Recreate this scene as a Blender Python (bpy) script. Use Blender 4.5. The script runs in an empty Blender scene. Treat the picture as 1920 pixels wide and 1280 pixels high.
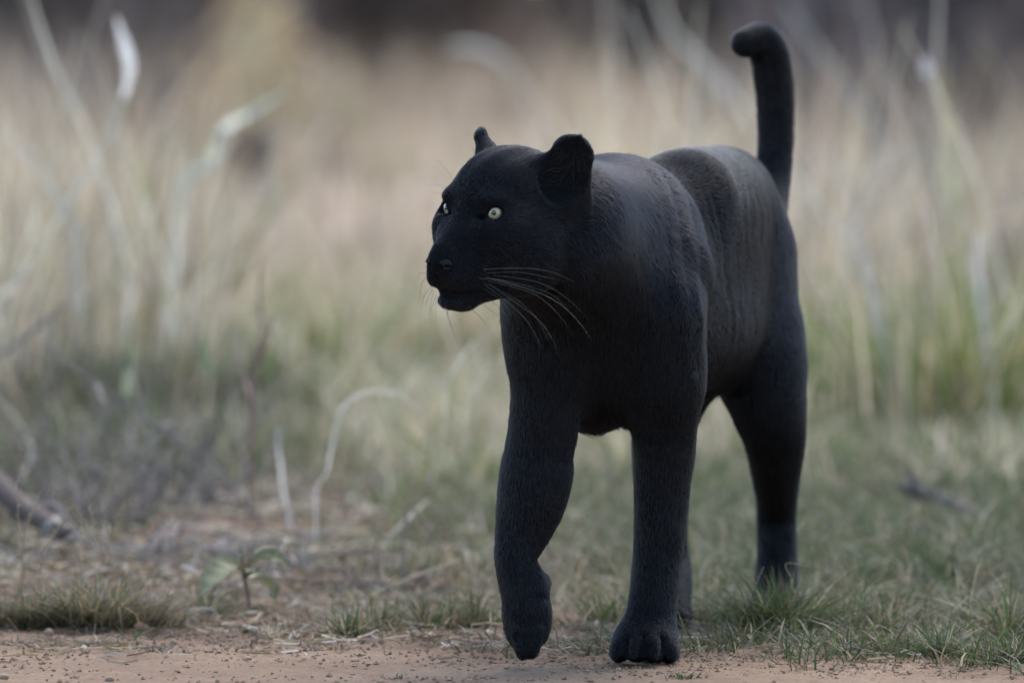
import bpy, bmesh, math, random
import numpy as np
from mathutils import Vector, Matrix
random.seed(7); RNG = np.random.default_rng(7)
sc = bpy.context.scene
COL = sc.collection

# ---------------------------------------------------------------- camera
cam = bpy.data.cameras.new('camera'); camo = bpy.data.objects.new('camera', cam); COL.objects.link(camo)
cam.sensor_width = 36.0; cam.lens = 315.0
camo.location = (0.0, -12.0, 0.9); camo.rotation_euler = (math.pi / 2 - math.radians(2.237), 0, 0)
cam.clip_start = 0.5; cam.clip_end = 3000.0
cam.dof.use_dof = True; cam.dof.focus_distance = 11.93; cam.dof.aperture_fstop = 4.0; cam.dof.aperture_blades = 0
sc.camera = camo

# ---------------------------------------------------------------- sky, sun, exposure
SUN_EL, SUN_AZ = math.radians(52), math.radians(22)        # high, veiled sun beyond the animal, to the right
world = bpy.data.worlds.new('World'); sc.world = world; world.use_nodes = True
wn = world.node_tree; bg = wn.nodes['Background']
sky = wn.nodes.new('ShaderNodeTexSky'); sky.sky_type = 'NISHITA'; sky.sun_disc = False
sky.sun_elevation = SUN_EL; sky.sun_rotation = SUN_AZ
sky.air_density = 1.0; sky.dust_density = 1.2; sky.ozone_density = 1.0
wn.links.new(sky.outputs[0], bg.inputs[0]); bg.inputs[1].default_value = 0.12
sun = bpy.data.lights.new('sun', 'SUN'); sun.energy = 1.1; sun.angle = math.radians(40); sun.color = (1.0, 0.965, 0.925)
suno = bpy.data.objects.new('sun', sun); COL.objects.link(suno)
_sd = Vector((math.sin(SUN_AZ) * math.cos(SUN_EL), math.cos(SUN_AZ) * math.cos(SUN_EL), math.sin(SUN_EL)))
suno.rotation_euler = _sd.to_track_quat('Z', 'Y').to_euler()
sc.view_settings.view_transform = 'Standard'; sc.view_settings.look = 'None'
sc.view_settings.exposure = 2.15; sc.view_settings.gamma = 1.0
sc.render.engine = 'CYCLES'
sc.cycles.use_denoising = True
sc.cycles_curves.shape = 'RIBBONS'
sc.cycles.max_bounces = 6; sc.cycles.transparent_max_bounces = 8

# ---------------------------------------------------------------- helpers
def tag(o, label=None, cat=None, group=None, kind=None):
    for k, v in (('label', label), ('category', cat), ('group', group), ('kind', kind)):
        if v: o[k] = v
    return o
def link(o, parent=None):
    COL.objects.link(o)
    if parent is not None: o.parent = parent
    return o
def mesh_obj(name, V, F, mat=None, parent=None, smooth=True, colors=None, loc=None):
    me = bpy.data.meshes.new(name)
    V = np.asarray(V, np.float32)
    if isinstance(F, np.ndarray):
        n, k = F.shape
        me.vertices.add(len(V)); me.vertices.foreach_set('co', V.ravel())
        me.loops.add(n * k); me.loops.foreach_set('vertex_index', F.astype(np.int32).ravel())
        me.polygons.add(n); me.polygons.foreach_set('loop_start', np.arange(0, n * k, k, dtype=np.int32))
        me.update(calc_edges=True)
    else:
        me.from_pydata(V.tolist(), [], F)
    me.polygons.foreach_set('use_smooth', [smooth] * len(me.polygons))
    if colors is not None:
        a = me.color_attributes.new('tint', 'FLOAT_COLOR', 'POINT')
        c = np.ones((len(V), 4), np.float32); c[:, :3] = colors
        a.data.foreach_set('color', c.ravel())
    if mat is not None: me.materials.append(mat)
    o = bpy.data.objects.new(name, me)
    if loc is not None: o.location = loc
    return link(o, parent)
def empty(name, loc, parent=None):
    o = bpy.data.objects.new(name, None); o.location = loc; o.empty_display_size = .05
    return link(o, parent)
def principled(name, color, rough=.7, spec=.3, **kw):
    m = bpy.data.materials.new(name); m.use_nodes = True
    b = m.node_tree.nodes['Principled BSDF']
    b.inputs['Base Color'].default_value = (*color, 1); b.inputs['Roughness'].default_value = rough
    b.inputs['Specular IOR Level'].default_value = spec
    for k, v in kw.items(): b.inputs[k.replace('_', ' ')].default_value = v
    return m
def _hash(i, j, s):
    h = np.sin(i * 127.1 + j * 311.7 + s * 74.7) * 43758.5453
    return h - np.floor(h)
def noise2(x, y, s=0):
    xi, yi = np.floor(x), np.floor(y); xf, yf = x - xi, y - yi
    u, v = xf * xf * (3 - 2 * xf), yf * yf * (3 - 2 * yf)
    return ((_hash(xi, yi, s) * (1 - u) + _hash(xi + 1, yi, s) * u) * (1 - v) +
            (_hash(xi, yi + 1, s) * (1 - u) + _hash(xi + 1, yi + 1, s) * u) * v)
def fbm(x, y, s=0, o=4):
    r, a, t = 0, .5, 0
    for i in range(o):
        r = r + a * noise2(x * 2 ** i, y * 2 ** i, s + i); t += a; a *= .5
    return r / t
def sstep(a, b, x):
    t = np.clip((x - a) / (b - a), 0, 1); return t * t * (3 - 2 * t)
VOX, NHAIR = .0030, 800000
# ---------------------------------------------------------------- ground
def track_edge(x):
    """Depth y where the bare sandy track gives way to grass."""
    return .42 - .30 * sstep(-.35, .2, x) - .22 * sstep(.30, .62, x) - .35 * sstep(.55, .75, x) + (fbm(x * 5, x * 0 + 3, 5) - .5) * .6 + (fbm(x * 19, x * 0 + 7, 6) - .5) * .25
def ground_z(x, y):
    x = np.asarray(x, float); y = np.asarray(y, float)
    z = (fbm(x * .35 + 9, y * .35, 1, 3) - .5) * .10 * sstep(1.5, 7, y)
    z = z + (fbm(x * 2.2, y * 2.2, 2, 3) - .5) * .020 * sstep(.3, 1.0, y)
    z = z + .020 * sstep(-.22, -.55, x) * sstep(.5, 1.6, y) * sstep(5.5, 3.0, y)
    fine = (fbm(x * 22, y * 22, 3, 4) - .5) * .016 + (fbm(x * 70, y * 70, 8, 3) - .5) * .007
    rough = sstep(-.25, .35, y - track_edge(x) + .15) * .6 + .4
    return z + fine * rough * sstep(3.5, 1.5, y)
def axis_grid(fine_lo, fine_hi, step, far_lo, far_hi, g):
    a = list(np.arange(fine_lo, fine_hi + 1e-6, step)); s = step
    while a[-1] < far_hi: s *= g; a.append(a[-1] + s)
    s = step; b = [a[0]]
    while b[-1] > far_lo: s *= g; b.append(b[-1] - s)
    return np.array(b[:0:-1] + a)
gx = axis_grid(-1.0, 1.0, .0075, -900, 900, 1.12)
gy = axis_grid(-.9, 1.6, .0080, -900, 2000, 1.10)
GX, GY = np.meshgrid(gx, gy, indexing='ij')
nx, ny = len(gx), len(gy)
idx = np.arange(nx * ny).reshape(nx, ny)
Fq = np.stack([idx[:-1, :-1], idx[1:, :-1], idx[1:, 1:], idx[:-1, 1:]], -1).reshape(-1, 4)
gm = bpy.data.materials.new('sandy soil'); gm.use_nodes = True
nt = gm.node_tree; N = nt.nodes; L = nt.links; bs = N['Principled BSDF']
bs.inputs['Roughness'].default_value = .95; bs.inputs['Specular IOR Level'].default_value = .12
tc = N.new('ShaderNodeNewGeometry')
def ntex(scale, det=6, rough=.6):
    n = N.new('ShaderNodeTexNoise'); n.inputs['Scale'].default_value = scale; n.inputs['Detail'].default_value = det
    n.inputs['Roughness'].default_value = rough; L.new(tc.outputs['Position'], n.inputs['Vector']); return n
def ramp(src, stops):
    r_ = N.new('ShaderNodeValToRGB'); e = r_.color_ramp.elements
    e[0].position, e[0].color = stops[0][0], (*stops[0][1], 1); e[1].position, e[1].color = stops[-1][0], (*stops[-1][1], 1)
    for p_, c_ in stops[1:-1]:
        q_ = e.new(p_); q_.color = (*c_, 1)
    L.new(src, r_.inputs[0]); return r_
n1 = ntex(3.0); n2 = ntex(90, 8, .75); n3 = ntex(.35, 4)
r1 = ramp(n1.outputs['Fac'], [(.30, (.140, .088, .054)), (.52, (.190, .124, .079)), (.72, (.230, .157, .103))])
r2 = ramp(n2.outputs['Fac'], [(.30, (.42, .40, .38)), (.50, (.95, .95, .95)), (.72, (1.22, 1.2, 1.16))])
mx = N.new('ShaderNodeMix'); mx.data_type = 'RGBA'; mx.blend_type = 'MULTIPLY'; mx.inputs[0].default_value = .8
L.new(r1.outputs[0], mx.inputs[6]); L.new(r2.outputs[0], mx.inputs[7])
# farther off the soil is paler, pinkish and strewn with straw
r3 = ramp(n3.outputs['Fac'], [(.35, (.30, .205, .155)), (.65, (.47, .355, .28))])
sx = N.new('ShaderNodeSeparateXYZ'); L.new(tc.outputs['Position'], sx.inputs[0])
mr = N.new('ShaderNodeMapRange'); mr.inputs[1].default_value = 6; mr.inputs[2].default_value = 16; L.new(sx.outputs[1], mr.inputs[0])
# behind the track the soil is darker, full of rotted litter
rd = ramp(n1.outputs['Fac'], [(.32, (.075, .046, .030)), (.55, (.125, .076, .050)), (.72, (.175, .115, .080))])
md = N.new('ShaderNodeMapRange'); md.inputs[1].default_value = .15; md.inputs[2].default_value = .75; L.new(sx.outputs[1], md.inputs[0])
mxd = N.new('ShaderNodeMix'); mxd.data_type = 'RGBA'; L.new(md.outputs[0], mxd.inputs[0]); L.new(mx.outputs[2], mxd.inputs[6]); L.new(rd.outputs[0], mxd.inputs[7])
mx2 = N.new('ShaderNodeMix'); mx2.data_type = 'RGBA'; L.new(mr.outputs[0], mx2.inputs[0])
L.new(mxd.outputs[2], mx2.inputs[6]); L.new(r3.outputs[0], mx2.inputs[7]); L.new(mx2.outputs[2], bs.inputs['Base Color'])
bp = N.new('ShaderNodeBump'); bp.inputs['Strength'].default_value = .8; bp.inputs['Distance'].default_value = .004
L.new(ntex(260, 6, .7).outputs['Fac'], bp.inputs['Height']); L.new(bp.outputs[0], bs.inputs['Normal'])
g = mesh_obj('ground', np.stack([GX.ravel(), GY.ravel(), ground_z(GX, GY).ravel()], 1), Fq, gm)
tag(g, kind='structure')

# ---------------------------------------------------------------- vegetation material: tint per blade
def leafy(name, trans=.25, rough=.6, spec=.2):
    m = bpy.data.materials.new(name); m.use_nodes = True
    n, l = m.node_tree.nodes, m.node_tree.links; b = n['Principled BSDF']
    a = n.new('ShaderNodeVertexColor'); a.layer_name = 'tint'
    b.inputs['Roughness'].default_value = rough; b.inputs['Specular IOR Level'].default_value = spec
    t = n.new('ShaderNodeBsdfTranslucent'); mixs = n.new('ShaderNodeMixShader'); mixs.inputs[0].default_value = trans
    l.new(a.outputs[0], b.inputs['Base Color']); l.new(a.outputs[0], t.inputs['Color'])
    l.new(b.outputs[0], mixs.inputs[1]); l.new(t.outputs[0], mixs.inputs[2]); l.new(mixs.outputs[0], n['Material Output'].inputs[0])
    return m
M_GRASS = leafy('grass blade', .42); M_STRAW = leafy('dry straw', .32, .75); M_WOOD = leafy('dead wood', 0.0, .9, .1)

GREEN = 1.0 * np.array([(.095, .145, .030), (.125, .170, .045), (.175, .195, .065), (.080, .112, .028), (.15, .170, .072)])
STRAW = 1.12 * np.array([(.38, .31, .20), (.46, .39, .275), (.30, .235, .145), (.54, .48, .36), (.36, .30, .205)])
GREY = 1.25 * np.array([(.17, .145, .12), (.23, .205, .175), (.13, .105, .085), (.28, .255, .22)])
OCHRE = np.array([(.30, .22, .12), (.36, .27, .15), (.24, .18, .11)])
TURF = np.array([(.040, .068, .020), (.056, .082, .027), (.074, .094, .036), (.034, .052, .017)])  # near greens, foreground shade put into the colour
HAY = np.array([(.18, .145, .09), (.26, .215, .14), (.13, .10, .06), (.33, .29, .21)])  # dry near blades, toned down for the same foreground shade
BROWN = np.array([(.10, .078, .052), (.14, .112, .08), (.07, .054, .038)])
PINK = 1.25 * np.array([(.43, .33, .255), (.49, .39, .31), (.37, .275, .21)])

def blades(base, h, w, lean, az, tint, bend=1.0):
    """Curved tapering blades, one per row: base (n,3), height, width, lean, azimuth, tint (n,3)."""
    n = len(base); T = np.array([0, .38, .72, 1.0])
    d = np.stack([np.cos(az), np.sin(az), np.zeros(n)], 1); face = RNG.uniform(0, 2 * np.pi, n)
    sd = np.stack([np.cos(face), np.sin(face), np.zeros(n)], 1)
    V = np.zeros((n, 7, 3), np.float32)
    for i, t in enumerate(T):
        c = base + d * (h * lean * (.35 * t + .65 * t ** (1 + bend)))[:, None]
        c[:, 2] += h * (t - .30 * np.minimum(lean, 1.6) * t * t)
        if i < 3:
            ww = (w * (1 - .55 * t ** 1.5) * .5)[:, None]
            V[:, 2 * i] = c - sd * ww; V[:, 2 * i + 1] = c + sd * ww
        else: V[:, 6] = c
    o = (np.arange(n) * 7)[:, None]
    F = np.concatenate([o + np.array([[0, 1, 3]]), o + np.array([[0, 3, 2]]), o + np.array([[2, 3, 5]]), o + np.array([[2, 5, 4]]), o + np.array([[4, 5, 6]])], 0)
    return V.reshape(-1, 3), F, np.repeat(tint, 7, 0)
def pick(pal, n): 
    return pal[RNG.integers(0, len(pal), n)] * RNG.uniform(.8, 1.2, (n, 1))
def tufts(cx, cy, per, spread, h, w, lean, palettes, weights):
    """Blades grouped in tufts; each tuft draws its blades from a weighted mixture of palettes."""
    m = len(cx); cnt = np.maximum(1, RNG.poisson(per, m)) if np.isscalar(per) else np.maximum(1, RNG.poisson(per))
    ti = np.repeat(np.arange(m), cnt); n = len(ti)
    az = RNG.uniform(0, 2 * np.pi, n); r = np.abs(RNG.normal(0, 1, n)) * (spread[ti] if not np.isscalar(spread) else spread)
    x = cx[ti] + np.cos(az) * r; y = cy[ti] + np.sin(az) * r
    base = np.stack([x, y, ground_z(x, y) - .004], 1)
    ht = (h[ti] if not np.isscalar(h) else h) * RNG.uniform(.45, 1.1, n)
    wd = (w[ti] if not np.isscalar(w) else w) * RNG.uniform(.6, 1.25, n)
    ln = np.abs(RNG.normal(lean, lean * .5, n))
    az2 = az + RNG.normal(0, .9, n)
    W = np.cumsum(weights, 1); W = W / W[:, -1:]
    u = RNG.uniform(0, 1, n); ch = (u[:, None] > W[ti]).sum(1)
    tint = np.zeros((n, 3))
    for k, pal in enumerate(palettes):
        s = ch == k; tint[s] = pick(pal, s.sum())
    return base, ht, wd, ln, az2, tint
def stuff(name, label, parts, mat):
    Vs, Fs, Cs, o = [], [], [], 0
    for p_ in parts:
        V, F, C = blades(*p_); Vs.append(V); Fs.append(F + o); Cs.append(C); o += len(V)
    ob = mesh_obj(name, np.concatenate(Vs), np.concatenate(Fs), mat, colors=np.concatenate(Cs))
    return tag(ob, label, 'grass', kind='stuff')
def scatter(n, d0, d1, half=.075, keep=None, power=1.0):
    """Points between two distances from the camera, over a strip a little wider than the view."""
    d = (d0 ** (1 + power) + RNG.uniform(0, 1, n) * (d1 ** (1 + power) - d0 ** (1 + power))) ** (1 / (1 + power))
    x = RNG.uniform(-1, 1, n) * (d * half + .25); y = d - 12
    if keep is not None:
        k = RNG.uniform(0, 1, n) < keep(x, y); x, y = x[k], y[k]
    return x, y

# ---- short turf beside the track
def k_turf(x, y):
    e = y - track_edge(x)
    right = sstep(-.05, .45, x)
    patch = sstep(.42, .62, fbm(x * 4, y * 4, 21))
    return (1 - .96 * sstep(-.14, -.34, x) * sstep(.75, 1.1, y)) * sstep(-.04, .16, e) * (.10 + .22 * patch + .75 * right * (.4 + .6 * patch)) 
x, y = scatter(14000, 11.4, 16.5, .075, k_turf); m = len(x)
gr = np.clip(.25 + .55 * sstep(-.3, .5, x) + RNG.normal(0, .2, m), .02, 1)
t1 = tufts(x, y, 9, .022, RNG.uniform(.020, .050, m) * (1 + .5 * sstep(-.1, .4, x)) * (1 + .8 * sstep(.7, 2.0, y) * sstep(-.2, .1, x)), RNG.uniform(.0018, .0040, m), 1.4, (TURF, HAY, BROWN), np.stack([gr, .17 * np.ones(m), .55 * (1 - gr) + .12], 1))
# pale arching stalks tangled through the turf on the right, dead stubs on the sand
x, y = scatter(1500, 12.45, 16.0, .075, lambda x, y: sstep(-.15, .2, x) * sstep(.05, .3, y - track_edge(x))); m = len(x)
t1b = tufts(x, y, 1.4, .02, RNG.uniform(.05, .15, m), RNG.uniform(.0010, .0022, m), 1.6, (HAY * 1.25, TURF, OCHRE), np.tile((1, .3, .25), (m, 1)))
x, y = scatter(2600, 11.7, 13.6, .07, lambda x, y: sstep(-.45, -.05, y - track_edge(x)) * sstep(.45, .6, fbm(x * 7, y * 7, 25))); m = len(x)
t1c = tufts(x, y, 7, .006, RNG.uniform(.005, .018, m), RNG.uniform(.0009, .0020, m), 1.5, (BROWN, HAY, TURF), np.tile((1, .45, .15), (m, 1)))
stuff('short_grass', 'short green turf mixed with dry blades along the sandy track', [t1, t1b, t1c], M_GRASS)
# ---- knee-high mixed grass behind the animal
def k_mid(x, y):
    bare = sstep(-.14, -.34, x) * sstep(4.7, 3.9, y)
    return (.25 + .75 * sstep(.35, .65, fbm(x * 1.6, y * 1.0, 31))) * sstep(.35, 1.2, y) * (1 - .95 * bare)
x, y = scatter(15000, 12.5, 22, .075, k_mid); m = len(x); u = x / (y + 12)
zone = sstep(-.024, -.018, u) * sstep(.0, -.006, u) * sstep(3.5, 5.5, y)
green = np.clip(.40 + .7 * zone + 1.2 * (fbm(x * 1.1, y * .6, 33) - .5) * 2 + .7 * sstep(.015, .04, u), .05, 1.6)
left = sstep(-.01, -.04, u); fw = .12 + .88 * sstep(2.0, 5.5, y)  # near blades take the darkened palettes, so foreground shade is painted in
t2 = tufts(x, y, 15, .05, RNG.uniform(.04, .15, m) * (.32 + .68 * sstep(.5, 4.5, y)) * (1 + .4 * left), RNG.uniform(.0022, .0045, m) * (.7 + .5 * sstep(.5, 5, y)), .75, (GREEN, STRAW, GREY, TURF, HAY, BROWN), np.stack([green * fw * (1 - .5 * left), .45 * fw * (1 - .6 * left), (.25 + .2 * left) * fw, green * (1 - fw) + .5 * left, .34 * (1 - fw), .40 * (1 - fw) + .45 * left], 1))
x, y = scatter(1900, 15.5, 25, .075, lambda x, y: sstep(.45, .6, fbm(x * 1.3, y * .8, 36)) * (1 - .95 * sstep(-.14, -.34, x) * sstep(4.7, 3.9, y))); m = len(x)
t2b = tufts(x, y, 9, .05, RNG.uniform(.10, .30, m) * (.45 + .55 * sstep(2.5, 5, y)), RNG.uniform(.003, .006, m), .7, (STRAW, GREEN, PINK), np.stack([np.ones(m), .5 * np.ones(m), .2 * np.ones(m)], 1))
stuff('meadow_grass', 'mixed green and dry grass in the soft middle distance', [t2, t2b], M_GRASS)
# ---- pale dry grass further back
x, y = scatter(6000, 21, 48, .070, lambda x, y: .08 + .92 * sstep(.42, .58, fbm(x * .6, y * .3, 41)) * (1 - .8 * sstep(200, 320, x / (y + 12) * 16800 + 960) * sstep(860, 740, x / (y + 12) * 16800 + 960) * sstep(13, 16, y) * sstep(32, 26, y))); m = len(x); u = x / (y + 12)
a = fbm(x * .45, y * .2, 43)
t3 = tufts(x, y, 13, .10, RNG.uniform(.12, .36, m), RNG.uniform(.006, .012, m), .6, (GREEN, STRAW, PINK, OCHRE, BROWN * 1.6),
           np.stack([.10 + .9 * sstep(.52, .66, a) + .3 * sstep(.03, .05, u), .7 * np.ones(m), .7 * np.ones(m), .35 * np.ones(m), 1.6 * sstep(.50, .38, fbm(x * .7, y * .3, 45))], 1))
stuff('dry_grass', 'pale straw coloured dry grass far behind the animal', [t3], M_STRAW)
# tall thin stalks standing above the rest on the left and on the right
def k_tall(x, y):
    u = x / (y + 12) * 16800 + 960
    return .08 + .92 * np.maximum(.8 * sstep(380, 200, u), .6 * sstep(1020, 1200, u))
x, y = scatter(1100, 16.5, 32, .066, k_tall); m = len(x)
t3b = tufts(x, y, 6, .09, RNG.uniform(.45, .95, m), RNG.uniform(.005, .011, m) * (.6 + .4 * sstep(4, 14, y)), .30, (STRAW, PINK, OCHRE, BROWN * 1.6), np.tile((1, .35, .3, .45), (m, 1)))
stuff('tall_grass', 'tall thin dry stalks standing above the grass at left and right', [t3b], M_STRAW)
x, y = scatter(2600, 48, 100, .066, lambda x, y: .3 + .7 * sstep(.4, .6, fbm(x * .3, y * .1, 51))); m = len(x)
t4 = tufts(x, y, 9, .25, RNG.uniform(.15, .5, m) * (1 + .9 * sstep(.5, .62, fbm(x * .35, y * .12, 53))), RNG.uniform(.015, .03, m), .6, (BROWN * 2.1, STRAW * .8, PINK * .7, OCHRE * .8), np.stack([.9 * np.ones(m), .25 * np.ones(m), .4 * np.ones(m), .4 * np.ones(m)], 1))
stuff('distant_grass', 'brownish distant grass below the dark bushes', [t4], M_STRAW)
# ---------------------------------------------------------------- placing by distance
_CAM = np.array((0.0, -12.0, 0.9)); _PT = math.radians(2.237)
def at(px, py, D):
    """World point on the photograph's ray at horizontal distance D from the camera."""
    a, b = (px - 960) / 16800.0, (640 - py) / 16800.0
    d = np.array((a, math.cos(_PT) + b * math.sin(_PT), -math.sin(_PT) + b * math.cos(_PT)))
    return _CAM + d * (D / d[1])
def foot(px, D):
    p = at(px, 640, D); return np.array((p[0], p[1], float(ground_z(p[0], p[1]))))
def spl(pts, n=6):
    K = np.array(pts, float); E = np.vstack([2 * K[0] - K[1], K, 2 * K[-1] - K[-2]]); out = []
    for i in range(1, len(E) - 2):
        a, b, c, d = E[i - 1], E[i], E[i + 1], E[i + 2]
        for t in np.arange(n) / n:
            out.append(.5 * (2 * b + (c - a) * t + (2 * a - 5 * b + 4 * c - d) * t * t + (3 * b - a - 3 * c + d) * t ** 3))
    return np.array(out + [K[-1]])
def rod(pts, r, tint, sides=6, n=6, knob=0.0, seed=0):
    """Round, slightly uneven stem through world points; r per key point."""
    W = spl(pts, n); R_ = np.interp(np.linspace(0, 1, len(W)), np.linspace(0, 1, len(r)), r)
    rg = np.random.default_rng(seed); m = len(W)
    T = np.gradient(W, axis=0); T /= np.linalg.norm(T, axis=1)[:, None] + 1e-12
    u = np.cross(T, (.13, .9, .31)); u /= np.linalg.norm(u, axis=1)[:, None]; w = np.cross(T, u)
    a = np.arange(sides) * 2 * np.pi / sides
    k = 1 + knob * rg.normal(0, 1, (m, sides))
    V = W[:, None, :] + (R_[:, None] * k)[:, :, None] * (u[:, None, :] * np.cos(a)[None, :, None] + w[:, None, :] * np.sin(a)[None, :, None])
    V = np.concatenate([V.reshape(-1, 3), W[:1], W[-1:]])
    f = [(i * sides + j, i * sides + (j + 1) % sides, (i + 1) * sides + (j + 1) % sides, (i + 1) * sides + j) for i in range(m - 1) for j in range(sides)]
    f += [(j, m * sides, (j + 1) % sides) for j in range(sides)] + [((m - 1) * sides + j, (m - 1) * sides + (j + 1) % sides, m * sides + 1) for j in range(sides)]
    C = np.array(tint) * (1 + .18 * rg.normal(0, 1, (len(V), 1))).clip(.55, 1.5)
    return V, f, C
def ribbon(pts, w, tint, twist=.8, n=6, seed=0, fold=.18):
    """Grass leaf with a shallow central fold, three vertices across."""
    W = spl(pts, n); m = len(W); ww = np.interp(np.linspace(0, 1, m), np.linspace(0, 1, len(w)), w)
    T = np.gradient(W, axis=0); T /= np.linalg.norm(T, axis=1)[:, None] + 1e-12
    rg = np.random.default_rng(seed); ph = rg.uniform(-.5, .5) + twist * np.linspace(-.5, .5, m)
    s = np.cross(T, (0, 1, 0)); s /= np.linalg.norm(s, axis=1)[:, None] + 1e-12; nn = np.cross(s, T)
    S = s * np.cos(ph)[:, None] + nn * np.sin(ph)[:, None]; Q = np.cross(S, T)
    V = np.stack([W - S * ww[:, None] / 2, W + Q * (ww * fold)[:, None], W + S * ww[:, None] / 2], 1).reshape(-1, 3)
    f = [(3 * i + k, 3 * i + k + 1, 3 * i + 4 + k, 3 * i + 3 + k) for i in range(m - 1) for k in (0, 1)]
    C = np.repeat(np.array(tint) * (1 + .12 * rg.normal(0, 1, (m, 1))), 3, 0)
    return V, f, C.clip(.01, .8)
def obj_at_base(name, VFC, mat, parent=None, smooth=True):
    V, f, C = VFC; V = np.asarray(V)
    if parent is None:
        o = V[V[:, 2].argmin()].copy(); ob = mesh_obj(name, V - o, f, mat, colors=C, smooth=smooth, loc=o)
    else: ob = mesh_obj(name, V - np.array(parent.location), f, mat, parent=parent, colors=C, smooth=smooth)
    return ob

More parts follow.
